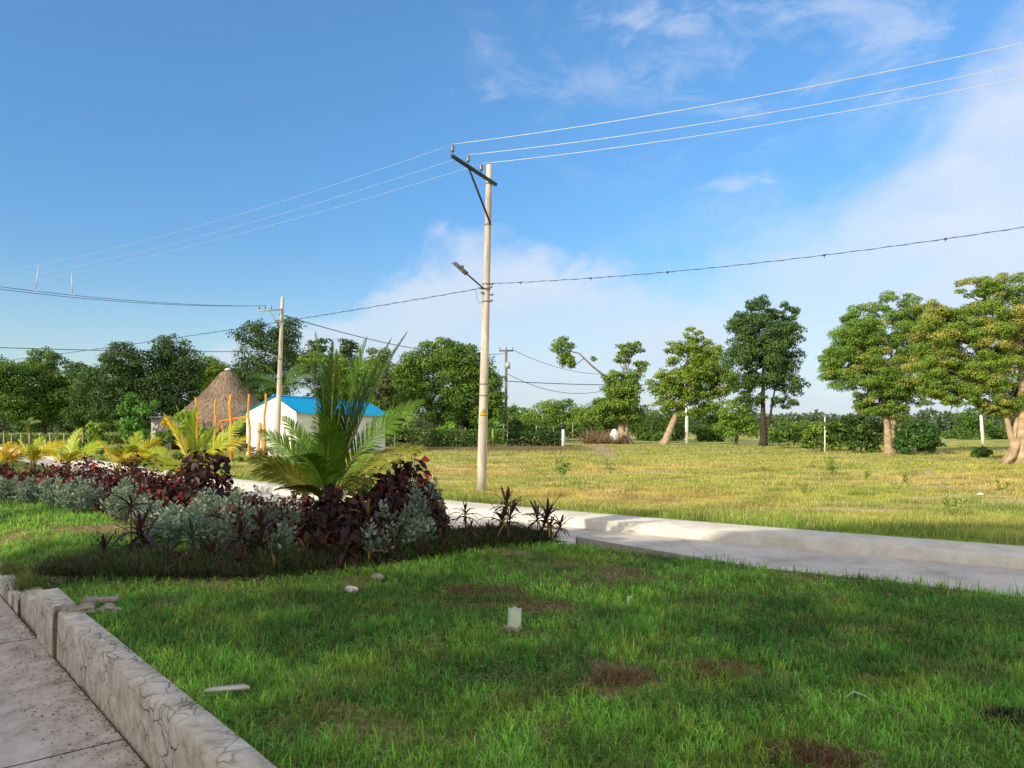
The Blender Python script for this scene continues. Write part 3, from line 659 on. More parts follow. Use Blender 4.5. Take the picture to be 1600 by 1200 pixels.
# small yellow palms along the road side of the bed
ye = (.56, .48, .03); yl = (.38, .48, .035); orr = (.58, .40, .03)
small = [(8, 752, 24.5, [(100, 70, 1.2, 50, orr), (30, 50, 1.2, 60, orr), (190, 55, 1.2, 60, ye), (-30, 60, 1.1, 70, orr)], 'orange-tinted small palm at the left edge, behind the copperleaf row'),
 (52, 752, 24.0, [(160, 66, 1.3, 35, yl), (10, 55, 1.5, 45, ye), (80, 78, 1.2, 30, yl), (-60, 60, 1.0, 60, ye)], 'small yellow palm second from the left edge'),
 (106, 755, 23.5, [(60, 80, 1.6, 25, yl), (178, 50, 1.2, 60, ye), (12, 48, 1.7, 35, yl), (-50, 55, 1.2, 70, ye), (110, 60, 1.3, 50, yl)], 'small palm with one long frond reaching right, third from the left edge'),
 (182, 760, 22.5, [(160, 62, 1.5, 35, orr), (20, 50, 1.3, 50, ye), (-40, 60, 1.1, 60, ye)], 'orange small palm behind the copperleaf row, left of the fan-shaped one'),
 (208, 757, 23.0, [(90, 80, 1.5, 25, yl), (140, 66, 1.5, 40, yl), (40, 64, 1.5, 40, ye), (8, 46, 1.4, 40, yl), (185, 50, 1.2, 45, ye), (-70, 66, 1.2, 50, yl)], 'fan-shaped yellow green palm near the middle of the row'),
 (303, 762, 20.5, [(172, 66, 1.8, 12, ye), (165, 76, 1.9, 8, yl), (150, 82, 1.8, 8, yl), (12, 50, 2.1, 6, yl), (5, 40, 1.7, 16, ye), (60, 70, 1.5, 30, yl), (-30, 46, 1.3, 40, ye), (190, 20, 1.3, 40, yl), (100, 84, 1.8, 10, yl)], 'bright yellow palm with broad upright fronds in front of the orange posts')]
for px, py, Yd, fr, lab in small:
    if px < 250: fr = [(f[0], f[1], f[2]*.80, f[3], f[4]) for f in fr]
    x = (px-800)/FP*Yd; palm(x, Yd, max(.25, CAMZ+(HOR-py+26)/FP*Yd), fr, lab, ye, (.35, .27, .04), leaf=.55, nl=44, lw=.05, group='young coconut palms in the flower bed', trunk=.05)

# (centre px, top py, base depth, width m, label, red, leaf size)
for k, (px, ty, Yd, w, lab, red, sz) in enumerate([
 (5, 722, 22.5, 1.3, 'reddest copperleaf shrub at the left edge of the bed', .45, .13), (52, 728, 22.0, 1.2, 'dark copperleaf shrub between the two leftmost yellow palms', .2, .12), (90, 722, 21.2, 1.2, 'copperleaf shrub with a red top, third from the left edge', .35, .12),
 (140, 713, 19.8, 1.25, 'copperleaf shrub with red crown below the orange small palm', .3, .12), (170, 735, 18.6, 1.2, 'brown copperleaf shrub at the lawn side, left of the silver clump', .12, .11), (212, 713, 19.0, 1.3, 'copperleaf shrub below the fan-shaped palm', .12, .11),
 (252, 735, 17.5, 1.2, 'reddish copperleaf shrub right of the fan-shaped palm', .2, .12), (290, 722, 17.6, 1.1, 'copperleaf shrub with scarlet leaves below the broad-fronded yellow palm', .35, .13),
 (326, 700, 16.2, 1.25, 'tall near-black copperleaf shrub rising above the row', .07, .2), (372, 768, 15.6, 1.0, 'copperleaf shrub right of the near-black one', .1, .12), (420, 775, 14.8, .95, 'dark copperleaf shrub left of the large palm', .05, .1),
 (470, 762, 13.8, 1.0, 'copperleaf shrub close behind the large palm on its left', .15, .12), (532, 762, 12.2, .9, 'broad-leaved copperleaf shrub with orange red leaves under the large palm', .2, .19), (500, 792, 11.6, .8, 'dark copperleaf shrub at the left front of the large palm', .10, .17), (552, 800, 11.3, .8, 'broad-leaved copperleaf shrub right in front of the palm base', .14, .19), (600, 772, 11.9, .9, 'dark copperleaf shrub at the right front of the palm', .10, .17), (445, 812, 11.5, .8, 'low dark copperleaf shrub left of the palm front', .06, .12), (395, 775, 13.2, 1.0, 'dark copperleaf shrub behind the silver shrubs left of the palm', .06, .12), (345, 800, 12.6, .8, 'small dark copperleaf shrub between silver shrubs in the left half', .06, .11), (565, 770, 12.0, .8, 'dark copperleaf shrub hiding the foot of the large palm', .1, .16), (660, 740, 12.9, .8, 'dark copperleaf shrub behind the silver spires', .12, .14), (615, 745, 12.5, .8, 'copperleaf shrub between the palm and the tallest red-topped one', .2, .16),
 (590, 730, 12.9, 1.1, 'copperleaf shrub right behind the base of the large palm', .12, .16),
 (632, 702, 12.8, .95, 'tall copperleaf shrub with a dark red top right of the large palm', .28, .17), (668, 770, 12.6, .7, 'small copperleaf shrub at the right end of the shrub group', .08, .13)]):
    x = (px-800)/FP*Yd; h = CAMZ+(HOR-ty)/FP*Yd; copperleaf(x, Yd, w, h, lab, red, sz*.9, k, base=(.035, .014, .02) if sz > .15 else (.055, .02, .02))
for k, (px, ty, Yd, w, lab) in enumerate([
 (8, 742, 20.6, 1.0, 'silver shrub at the left edge of the bed'), (45, 752, 19.8, .95, 'silver shrub second from the left edge'), (88, 745, 18.8, .9, 'tall silver shrub in front of the third copperleaf'), (128, 748, 17.6, 1.1, 'wide silver shrub at the lawn side below the long-fronded palm'),
 (192, 756, 16.2, .95, 'silver shrub in front of the brown copperleaf'), (238, 776, 15.2, 1.0, 'silver shrub where the lawn light ends'), (286, 790, 14.4, .9, 'blue-grey silver shrub left of the near-black copperleaf'), (330, 765, 14.2, .8, 'silver shrub in front of the near-black copperleaf'),
 (366, 770, 13.4, .85, 'silver shrub right of the near-black copperleaf'), (410, 782, 12.4, .85, 'silver shrub left of the large palm base'), (462, 800, 11.8, .6, 'small silver shrub in front of the large palm base'), (612, 790, 11.7, .85, 'silver shrub at the front right of the palm'),
 (655, 735, 12.4, .45, 'tallest silver shrub with spires pointing up at the right of the group'), (684, 752, 12.7, .3, 'slender silver shrub at the right end of the group'), (648, 800, 12.0, .7, 'low silver shrub at the foot of the tallest one'), (262, 806, 12.6, .8, 'silver shrub at the front of the bed, below the near-black copperleaf, on its left'), (318, 800, 11.7, .8, 'leggy silver shrub in front, halfway between bare cordyline and large palm'), (372, 812, 11.4, .7, 'grey-green silver shrub near the border, left of the purple cordyline'), (440, 830, 10.9, .5, 'small silver shrub near the border below the large palm'), (585, 825, 11.1, .5, 'small silver shrub among the cordylines right of the palm base')]):
    x = (px-800)/FP*Yd; h = CAMZ+(HOR-ty)/FP*Yd; silver(x, Yd, w, max(.35, h), lab, k)
for k, (px, ty, Yd, L, hd, lab) in enumerate([
 (163, 845, 11.3, .26, 1, 'small thin cordyline at the left end of the border'), (214, 812, 11.2, .40, 2, 'bare-looking dark cordyline standing before the lit lawn'), (205, 775, 12.0, .30, 1, 'tall wispy cordyline behind the bare-looking one'), (300, 822, 11.0, .30, 1, 'green-leaved cordyline in front of the silver shrubs'),
 (390, 818, 10.8, .36, 2, 'purple cordyline left of the large palm, near the border'), (425, 800, 11.2, .42, 2, 'big purple cordyline in front of the copperleaf left of the palm'), (470, 850, 10.7, .30, 2, 'brownish cordyline low at the front of the bed'), (520, 838, 10.8, .34, 2, 'drooping cordyline below the large palm'),
 (560, 830, 11.0, .36, 2, 'cordyline with one yellow leaf below the large palm'), (600, 850, 11.0, .30, 1, 'low cordyline right of the one with a yellow leaf'), (628, 842, 11.3, .34, 2, 'green-edged cordyline at the front right of the shrub group'), (690, 850, 12.0, .28, 1, 'cordyline at the right foot of the shrub group'),
 (672, 772, 12.5, .34, 1, 'upright cordyline among the silver spires'), (697, 805, 12.4, .22, 1, 'small cordyline beside the silver spires'), (727, 790, 13.1, .26, 1, 'lone small cordyline left of the tall pair by the road'), (795, 775, 13.0, .36, 3, 'tallest cordyline by the road at the right end of the border'),
 (840, 790, 13.2, .32, 3, 'second tall cordyline by the road, right of the tallest'), (862, 808, 13.2, .24, 2, 'last cordyline at the right tip of the border'), (575, 790, 11.4, .34, 1, 'reddish cordyline stem in the dark centre of the shrubs'), (330, 850, 10.6, .26, 1, 'low dark cordyline in the left half of the border'),
 (245, 852, 10.7, .26, 2, 'short dark cordyline between the bare-looking one and the low one'), (185, 862, 10.6, .22, 2, 'tiny dark cordyline near the left tip of the border'), (275, 862, 10.4, .24, 2, 'small drooping cordyline at the front left of the border'), (360, 862, 10.3, .26, 2, 'small brown cordyline at the front edge, left of centre'), (425, 862, 10.4, .28, 2, 'ragged cordyline at the front edge below the silver shrubs'), (645, 858, 11.6, .26, 2, 'ragged cordyline at the right front of the shrub group'), (750, 815, 12.9, .24, 2, 'small cordyline in the border between the lone one and the tallest')]):
    x = (px-800)/FP*Yd; h = max(.12, CAMZ+(HOR-ty)/FP*Yd-L*.45)
    cordyline(x, Yd, h, lab, L=L, heads=hd, n=16 if hd > 1 else 20, col=(.04, .075, .02) if px in (300, 628) else (.05, .02, .026), hi=(.09, .13, .04) if px in (300, 628) else (.095, .05, .04))

# ------------------------------------------------------------------ trees
def crown(mb, blobs, Yd, leaf, dens, col, hi, tint=None, tintp=0, light=1.0, sub=1.0, cs=1.0, flat=.72):
    """blobs: (px,py,rx,ry,dy) ; dy = depth offset in metres"""
    for (px, py, rx, ry, *r) in blobs:
        dy = r[0] if r else 0; Yb = Yd; c = P3(px, py, Yb)+np.array([0, dy, 0]); ax = rx*Yb/FP; az = ry*Yb/FP; ay = (ax+az)*.5
        k = int(max(6, 20*sub*(ax*az)**.35)); u = norm(rng.normal(size=(k, 3))); u[:, 2] = u[:, 2]*.9+.1
        cc = c+u*np.array([ax, ay, az])*(.45+.43*rng.random(k))[:, None]
        cr = min(ax, az)*(.26+.26*rng.random(k))*cs; area = rx*ry*3.14; nt = int(area*dens*1.7)+20; ax *= 1.06; az *= 1.06; ay *= 1.06; per = np.maximum(8, (nt*cr**2/np.sum(cr**2)).astype(int))
        for i in range(k):
            m = per[i]; v = norm(rng.normal(size=(m, 3))+[0, 0, .35]); rad = cr[i]*(.6+.5*rng.random(m)); P = cc[i]+v*np.array([1.15, 1.15, flat])*rad[:, None]
            N = norm(v*1.0+rng.normal(size=(m, 3))*.45+[0, 0, .2]); D = norm(np.cross(N, rng.normal(size=(m, 3)))); D = norm(D+[0, 0, -.25])
            t = rng.random()
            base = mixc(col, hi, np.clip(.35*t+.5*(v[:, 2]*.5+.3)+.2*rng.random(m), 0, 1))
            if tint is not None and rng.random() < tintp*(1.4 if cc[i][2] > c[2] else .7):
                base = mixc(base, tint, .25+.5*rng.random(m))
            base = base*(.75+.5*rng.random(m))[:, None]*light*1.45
            V, F, K = leaves_vf(P, D, N, leaf*(.7+.7*rng.random(m)), leaf*.62*(.7+.6*rng.random(m)), base, fold=.12); mb.add(V, F, K)
def tree(name, bx, by, Yd, blobs, label, col=(.045, .095, .02), hi=(.10, .19, .03), trunk=.35, bark=(.16, .13, .10), leafpx=3.5, dens=.58, lean=0, stems=None, tint=None, tintp=0, cat='tree', group='trees around the field', light=1.0, fork=.4, sub=1.0, roots=0, cs=.85, flat=.66):
    """bx: base pixel x; Yd depth"""
    x = (bx-800)/FP*Yd; th = thing(name, (x, Yd, 0), label, cat, group)
    mb = MB(); base = np.array([x, Yd, -.1]); big = sorted(blobs, key=lambda b: -b[2]*b[3]); 
    cen = [P3(b[0], b[1]+b[3]*.25, Yd)+np.array([0, (b[4] if len(b) > 4 else 0), 0]) for b in blobs]
    tot = np.mean([c for c in cen], 0)
    low = min(c[2] for c in cen)
    fk = np.array([x+(tot[0]-x)*fork*.8, Yd+(tot[1]-Yd)*.3, low*fork+.2]) if stems is None else None
    if stems is None:
        mid = (base+fk)/2+np.array([rng.normal()*trunk*.3, 0, 0])
        mb.add(*tube_vf([base, base+(mid-base)*.25, mid, fk], [trunk*1.45, trunk*1.02, trunk*.9, trunk*.8], 10), bark); fks = [fk]
    else:
        fks = []
        for (sx, tx, ty, r0, r1) in stems:
            b0 = P3(sx, HOR, Yd); b0[2] = -.1; t0 = P3(tx, ty, Yd); m1 = b0+(t0-b0)*.45+np.array([(rng.random()-.5)*r0*.8, 0, 0])
            mb.add(*tube_vf([b0, b0+(m1-b0)*.2, m1, t0], [r0*1.5, r0*1.05, (r0+r1)*.5, r1], 9), bark); fks.append(t0)
    if roots:
        for k in range(roots):
            a = k*6.283/roots+.3; d = np.array([math.cos(a), math.sin(a), 0]); mb.add(*tube_vf([base+[0, 0, 1.3*trunk*2]+d*trunk*.4, base+[0, 0, .5]+d*trunk*1.4, base+d*trunk*2.4+[0, 0, .05]], [trunk*.35, trunk*.38, trunk*.18], 7), bark)
    for c, b in zip(cen, blobs):
        if name == 'ceiba_tree' and b[0] < 930: continue
        f = min(fks, key=lambda q: np.linalg.norm(q-c)); r0 = trunk*.30*min(1, .5+b[2]/60)
        m1 = f+(c-f)*.5+np.array([rng.normal()*.2, rng.normal()*.2, abs(c[2]-f[2])*.12])
        mb.add(*tube_vf([f-[0, 0, .15], f+(m1-f)*.5, m1, c], [r0, r0*.8, r0*.6, r0*.25], 6), np.array(bark)*.55)
        rr = b[2]*Yd/FP
        for j in range(6):
            u = norm(rng.normal(size=3)+[0, 0, .4])*rr*.75; s = m1+(c-m1)*rng.random(); mb.add(*tube_vf([s, s+(c+u-s)*.5+[0, 0, .1], c+u], [r0*.35, r0*.2, r0*.06], 4), np.array(bark)*.5)
    if trunk > 0: mb.build('trunk', M['bark'], th, smooth=True)
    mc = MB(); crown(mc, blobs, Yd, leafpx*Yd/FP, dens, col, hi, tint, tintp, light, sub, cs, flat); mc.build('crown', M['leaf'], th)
    return th
DK = (.022, .048, .014); DKh = (.062, .115, .024); MD = (.036, .085, .014); MDh = (.105, .19, .026); LT = (.08, .15, .022); LTh = (.20, .29, .035)
# --- left side wood
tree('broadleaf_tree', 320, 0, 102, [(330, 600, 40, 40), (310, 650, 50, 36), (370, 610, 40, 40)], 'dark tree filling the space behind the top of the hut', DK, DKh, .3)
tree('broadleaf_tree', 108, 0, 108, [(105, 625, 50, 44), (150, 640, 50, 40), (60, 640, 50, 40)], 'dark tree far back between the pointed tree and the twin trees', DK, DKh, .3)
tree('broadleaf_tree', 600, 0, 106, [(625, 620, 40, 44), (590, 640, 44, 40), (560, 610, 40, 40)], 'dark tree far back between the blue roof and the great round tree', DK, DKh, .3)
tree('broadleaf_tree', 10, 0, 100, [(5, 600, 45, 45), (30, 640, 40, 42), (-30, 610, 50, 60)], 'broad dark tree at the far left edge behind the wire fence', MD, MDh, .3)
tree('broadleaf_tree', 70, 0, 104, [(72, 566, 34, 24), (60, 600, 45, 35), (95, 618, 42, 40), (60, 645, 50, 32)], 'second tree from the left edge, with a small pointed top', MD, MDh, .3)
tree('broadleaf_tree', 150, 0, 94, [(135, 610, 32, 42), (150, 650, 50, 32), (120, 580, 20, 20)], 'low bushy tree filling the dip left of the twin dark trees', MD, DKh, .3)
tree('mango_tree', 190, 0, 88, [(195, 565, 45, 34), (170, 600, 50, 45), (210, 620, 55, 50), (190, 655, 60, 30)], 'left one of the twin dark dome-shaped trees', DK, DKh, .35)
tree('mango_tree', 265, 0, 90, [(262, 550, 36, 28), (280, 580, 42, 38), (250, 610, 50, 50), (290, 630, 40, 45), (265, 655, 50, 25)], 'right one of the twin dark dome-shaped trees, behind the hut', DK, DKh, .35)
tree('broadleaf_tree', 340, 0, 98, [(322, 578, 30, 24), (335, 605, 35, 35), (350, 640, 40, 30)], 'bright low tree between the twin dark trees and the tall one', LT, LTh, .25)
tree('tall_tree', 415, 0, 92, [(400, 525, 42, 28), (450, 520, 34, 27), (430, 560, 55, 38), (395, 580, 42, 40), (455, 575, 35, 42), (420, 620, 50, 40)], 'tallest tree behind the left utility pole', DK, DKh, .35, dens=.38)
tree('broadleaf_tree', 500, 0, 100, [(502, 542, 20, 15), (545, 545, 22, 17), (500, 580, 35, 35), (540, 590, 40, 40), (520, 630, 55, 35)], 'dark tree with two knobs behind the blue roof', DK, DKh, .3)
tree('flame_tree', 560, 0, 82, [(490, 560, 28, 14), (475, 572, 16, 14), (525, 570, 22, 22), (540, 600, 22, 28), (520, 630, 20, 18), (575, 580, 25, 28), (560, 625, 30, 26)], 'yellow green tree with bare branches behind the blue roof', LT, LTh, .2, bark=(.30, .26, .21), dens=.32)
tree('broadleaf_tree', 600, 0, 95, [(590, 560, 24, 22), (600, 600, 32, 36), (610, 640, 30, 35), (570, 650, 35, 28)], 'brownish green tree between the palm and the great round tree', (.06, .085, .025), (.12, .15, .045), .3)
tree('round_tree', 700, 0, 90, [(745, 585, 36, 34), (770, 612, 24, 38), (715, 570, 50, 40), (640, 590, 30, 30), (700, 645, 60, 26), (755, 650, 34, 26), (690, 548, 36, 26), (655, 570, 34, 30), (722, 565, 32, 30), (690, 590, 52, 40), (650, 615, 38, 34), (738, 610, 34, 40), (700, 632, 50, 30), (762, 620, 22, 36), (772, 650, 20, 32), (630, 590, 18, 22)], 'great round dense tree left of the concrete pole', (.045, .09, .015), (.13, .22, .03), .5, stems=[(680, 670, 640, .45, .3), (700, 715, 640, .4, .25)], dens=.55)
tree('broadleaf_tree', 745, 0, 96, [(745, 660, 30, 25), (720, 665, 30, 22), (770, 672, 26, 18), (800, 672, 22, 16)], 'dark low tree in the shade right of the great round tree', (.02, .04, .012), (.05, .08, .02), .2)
# --- middle distance
for px, py, rx, ry, Yd, lab, c, h in [(820, 660, 30, 24, 130, 'low pale green tree behind the wooden pole', MD, MDh), (850, 650, 32, 28, 125, 'rounded light green tree right of the wooden pole', LT, LTh), (880, 648, 34, 28, 128, 'olive green tree in the middle of the far row', MD, MDh),
    (912, 660, 26, 28, 115, 'bright bush-like tree left of the broken-branched tree', LT, LTh), (938, 655, 30, 30, 122, 'green tree touching the left side of the broken-branched tree', MD, MDh), (798, 640, 14, 10, 190, 'tiny distant tree just right of the wooden pole', MD, MDh)]:
    tree('broadleaf_tree', px, 0, Yd, [(px, py, rx, ry), (px-rx*.5, py+12, rx*.7, ry*.6), (px+rx*.5, py+10, rx*.7, ry*.6)], lab, c, h, .2, leafpx=3.6, dens=.5)
# broken-branched tree
tA = tree('ceiba_tree', 975, 0, 92, [(965, 628, 42, 30), (950, 650, 34, 20), (985, 652, 30, 14), (958, 590, 20, 16), (970, 615, 36, 26), (950, 640, 36, 22), (985, 640, 28, 20), (985, 545, 24, 14), (975, 560, 16, 12), (1000, 575, 14, 12), (988, 595, 20, 20), (878, 545, 18, 22), (885, 568, 17, 14), (928, 560, 4, 6)],
  'tree with a long bare branch carrying one leafy clump to the left', MD, LTh, .55, bark=(.42, .33, .24), stems=[(973, 968, 645, .5, .34), (983, 976, 645, .2, .2)], roots=5)
mb = MB(); q = [P3(960, 608, 92), P3(945, 588, 92), P3(925, 572, 92), P3(905, 552, 92), P3(885, 548, 92)]; mb.add(*tube_vf(q, [.17, .14, .11, .08, .05], 7), (.20, .165, .13))
q = [P3(912, 560, 92), P3(900, 570, 92), P3(888, 572, 92)]; mb.add(*tube_vf(q, [.06, .04, .02], 5), (.2, .165, .13)); mb.build('bare_branch', M['bark'], tA)
x, Yb = (938-800)/FP*92, 90; mb = MB()
for k in range(260):
    a = rng.random()*6.283; r = 2.3*math.sqrt(rng.random()); b = np.array([x+math.cos(a)*r, Yb+math.sin(a)*r*.6, 0.]); d = np.array([rng.normal()*.7, rng.normal()*.5, .5+rng.random()]); t = b+d*1.2; mb.add(*tube_vf([b, (b+t)/2+rng.normal(size=3)*.1, t], [.03, .025, .012], 4), np.array((.22, .15, .09))*(.6+.8*rng.random()))
tag(mb.build('brush_pile', M['wood'], loc=(x, Yb, 0)), 'pile of brown cut branches at the foot of the broken-branched tree', 'brush pile')
p = P3(972, 675, 90); mb = MB(); mb.add(*rock_vf((p[0]-.9, 90, .9), (.55, .5, .8), 2, 3, .35)); tag(mb.build('white_sack', M['stucco'], loc=(p[0]-.9, 90, .9)), 'white sack leaning on the trunk of the broken-branched tree', 'sack')
# leaning tree
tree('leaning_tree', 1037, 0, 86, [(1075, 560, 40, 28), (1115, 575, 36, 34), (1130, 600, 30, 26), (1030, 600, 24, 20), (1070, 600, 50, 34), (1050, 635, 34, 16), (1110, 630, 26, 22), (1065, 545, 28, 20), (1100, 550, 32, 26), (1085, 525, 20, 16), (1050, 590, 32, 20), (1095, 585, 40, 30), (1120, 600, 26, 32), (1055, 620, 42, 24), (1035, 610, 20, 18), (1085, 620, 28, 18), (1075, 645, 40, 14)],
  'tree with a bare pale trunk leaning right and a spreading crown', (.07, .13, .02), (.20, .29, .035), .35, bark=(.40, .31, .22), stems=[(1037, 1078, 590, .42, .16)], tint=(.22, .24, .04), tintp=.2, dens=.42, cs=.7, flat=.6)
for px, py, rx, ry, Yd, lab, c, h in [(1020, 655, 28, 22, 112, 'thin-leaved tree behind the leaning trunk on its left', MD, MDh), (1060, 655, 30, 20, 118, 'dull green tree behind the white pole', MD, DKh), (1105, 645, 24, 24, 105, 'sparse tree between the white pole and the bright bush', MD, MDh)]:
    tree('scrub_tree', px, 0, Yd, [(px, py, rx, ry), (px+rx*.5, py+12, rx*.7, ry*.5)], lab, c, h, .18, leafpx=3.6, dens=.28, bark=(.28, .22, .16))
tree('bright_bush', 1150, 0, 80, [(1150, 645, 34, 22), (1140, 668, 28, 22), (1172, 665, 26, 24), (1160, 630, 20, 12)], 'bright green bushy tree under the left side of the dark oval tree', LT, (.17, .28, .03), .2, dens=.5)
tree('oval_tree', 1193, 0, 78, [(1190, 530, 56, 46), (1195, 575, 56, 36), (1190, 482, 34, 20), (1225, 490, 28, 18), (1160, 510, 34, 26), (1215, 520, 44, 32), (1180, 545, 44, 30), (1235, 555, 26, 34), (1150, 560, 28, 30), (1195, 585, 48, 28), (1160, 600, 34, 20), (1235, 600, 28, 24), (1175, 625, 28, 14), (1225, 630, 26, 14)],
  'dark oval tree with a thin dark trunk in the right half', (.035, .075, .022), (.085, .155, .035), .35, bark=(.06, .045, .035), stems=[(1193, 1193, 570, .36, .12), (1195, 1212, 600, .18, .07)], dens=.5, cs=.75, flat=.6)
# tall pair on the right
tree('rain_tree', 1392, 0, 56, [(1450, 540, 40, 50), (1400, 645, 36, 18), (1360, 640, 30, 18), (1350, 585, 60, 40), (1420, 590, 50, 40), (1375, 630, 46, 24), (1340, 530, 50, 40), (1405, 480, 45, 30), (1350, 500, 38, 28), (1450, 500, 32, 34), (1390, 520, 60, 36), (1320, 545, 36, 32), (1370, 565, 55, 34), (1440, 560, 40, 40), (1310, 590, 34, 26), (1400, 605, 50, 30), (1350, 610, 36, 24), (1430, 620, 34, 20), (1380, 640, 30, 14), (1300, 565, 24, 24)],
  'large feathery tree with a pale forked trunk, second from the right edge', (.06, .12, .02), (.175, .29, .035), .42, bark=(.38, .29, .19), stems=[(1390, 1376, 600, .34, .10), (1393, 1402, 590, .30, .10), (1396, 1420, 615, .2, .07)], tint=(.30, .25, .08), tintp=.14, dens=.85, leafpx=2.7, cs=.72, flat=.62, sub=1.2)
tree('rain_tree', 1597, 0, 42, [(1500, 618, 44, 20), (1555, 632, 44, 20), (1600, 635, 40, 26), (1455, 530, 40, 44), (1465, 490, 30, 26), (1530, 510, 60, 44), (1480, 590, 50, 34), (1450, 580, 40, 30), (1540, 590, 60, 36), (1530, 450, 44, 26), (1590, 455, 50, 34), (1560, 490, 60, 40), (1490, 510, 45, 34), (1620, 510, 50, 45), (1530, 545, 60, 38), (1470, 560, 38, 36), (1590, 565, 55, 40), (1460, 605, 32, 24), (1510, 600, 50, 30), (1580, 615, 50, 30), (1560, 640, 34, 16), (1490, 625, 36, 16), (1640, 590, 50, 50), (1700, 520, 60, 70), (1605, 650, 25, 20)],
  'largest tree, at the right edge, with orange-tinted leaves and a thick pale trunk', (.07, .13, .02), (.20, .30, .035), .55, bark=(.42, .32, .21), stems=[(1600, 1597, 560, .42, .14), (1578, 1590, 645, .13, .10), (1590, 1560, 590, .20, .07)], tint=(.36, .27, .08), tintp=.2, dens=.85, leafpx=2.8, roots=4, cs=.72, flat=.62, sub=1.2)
# bushes along the right
for px, by, blobs, lab, c, h in [(1012, 689, [(1010, 682, 20, 10), (1025, 684, 14, 8)], 'low undergrowth bush left of the leaning trunk', MD, MDh), (1058, 689, [(1058, 680, 18, 12), (1045, 684, 12, 8)], 'undergrowth bush between the leaning trunk and the white pole', DK, MDh), (1105, 690, [(1100, 679, 22, 14), (1118, 682, 16, 12)], 'undergrowth bush right of the white pole', MD, MDh), (905, 688, [(905, 676, 22, 14), (925, 678, 20, 14)], 'bush behind the tall pale fence post, left of the brush pile', MD, MDh),
    (1232, 701, [(1232, 672, 26, 24), (1215, 685, 16, 16), (1250, 684, 16, 16)], 'round bush right of the dark oval tree', MD, MDh),
    (1285, 705, [(1280, 678, 24, 24), (1300, 690, 20, 16), (1265, 690, 16, 14)], 'bush in front of the short white post', MD, LTh),
    (1345, 708, [(1325, 672, 34, 24), (1362, 680, 28, 26), (1350, 694, 36, 16)], 'wide twiggy bush left of the forked pale trunk', DK, MDh),
    (1435, 711, [(1430, 682, 36, 26), (1455, 694, 26, 14), (1415, 694, 22, 16), (1440, 668, 20, 12)], 'dark wide bush right of the forked pale trunk', (.025, .065, .015), (.06, .14, .025)),
    (1533, 716, [(1533, 706, 14, 9), (1525, 712, 10, 6), (1542, 712, 9, 6)], 'small low bush left of the largest tree', MD, MDh)]:
    x, Yd = G(px, by); tree('bush', px, 0, Yd, blobs, lab, c, h, .07, leafpx=4.5, dens=.5, cat='bush', group='bushes in the right half')
for px, Yd, blobs, lab in [(1500, 130, [(1500, 678, 24, 14), (1485, 685, 18, 10)], 'low distant tree left of the right-hand white pole'), (1520, 120, [(1515, 655, 20, 18), (1530, 668, 22, 16), (1520, 684, 26, 10)], 'distant tree with a flat top behind the right-hand white pole'), (1560, 125, [(1560, 675, 24, 16), (1575, 684, 20, 12)], 'distant dark tree left of the largest trunk'), (1275, 150, [(1270, 683, 24, 10)], 'distant low tree seen past the round bush'), (1120, 115, [(1118, 668, 22, 18), (1105, 680, 18, 12)], 'tree low behind the gap left of the bright bush'), (1262, 110, [(1262, 672, 22, 16), (1280, 684, 18, 10)], 'tree behind the round bush, right of the oval tree'), (1000, 118, [(1000, 668, 26, 18), (1018, 680, 20, 12)], 'tree between the broken-branched tree and the leaning trunk'), (850, 112, [(850, 668, 40, 16), (890, 672, 30, 16), (815, 672, 24, 14)], 'long low tree clump behind the dark hedge')]:
    tree('distant_tree', blobs[0][0], 0, Yd, blobs, lab, MD, MDh, .15, leafpx=3.5, dens=.5)
# --- lower plants on the left, before the wood
tree('young_tree', 205, 0, 62, [(195, 640, 14, 12), (225, 640, 14, 12), (205, 622, 8, 10), (200, 665, 20, 18), (240, 632, 8, 7), (215, 680, 18, 12)], 'bright young tree with upright shoots left of the grey shed', (.05, .14, .025), (.12, .26, .04), .08, group='garden plants near the hut', dens=.5, leafpx=5)
tree('shrub_tree', 155, 0, 62, [(155, 670, 18, 14), (150, 688, 20, 10)], 'leafy shrub left of the bright young tree', LT, LTh, .06, group='garden plants near the hut', dens=.45, leafpx=5)
tree('garden_bush', 262, 0, 56, [(262, 682, 18, 16), (250, 690, 14, 10)], 'dark round bush in front of the grey shed', DK, MDh, .05, group='garden plants near the hut', cat='bush', dens=.6, leafpx=5)
tree('flowering_bush', 262, 0, 60, [(262, 660, 8, 9), (270, 672, 8, 8)], 'bush with orange flowers beside the grey shed', (.25, .18, .02), (.45, .27, .02), .04, group='garden plants near the hut', cat='bush', leafpx=5)
tree('shrub_tree', 290, 0, 52, [(290, 655, 14, 12), (283, 670, 12, 10)], 'lime green shrub just left of the first orange post', (.12, .24, .02), (.22, .36, .03), .05, group='garden plants near the hut', dens=.5, leafpx=5)
tree('garden_bush', 320, 0, 57, [(320, 682, 15, 16)], 'grassy dark bush between the first two orange posts', DK, MDh, .05, group='garden plants near the hut', cat='bush', dens=.6, leafpx=5)
tree('garden_bush', 375, 0, 60, [(377, 672, 12, 16)], 'dark bush behind the fourth orange post', DK, MDh, .05, group='garden plants near the hut', cat='bush', dens=.6, leafpx=5)
tree('garden_bush', 400, 0, 50, [(405, 706, 30, 9), (440, 708, 22, 8), (385, 700, 15, 7)], 'low flowering bush at the foot of the white house gable', (.07, .11, .04), (.32, .30, .2), .03, group='garden plants near the hut', cat='bush', dens=.45, leafpx=4)
tree('garden_bush', 300, 0, 43, [(290, 712, 30, 9), (330, 716, 30, 9), (370, 722, 25, 8)], 'low green bush behind the broad-fronded yellow palm', DK, MDh, .03, group='garden plants near the hut', cat='bush', dens=.5, leafpx=4)
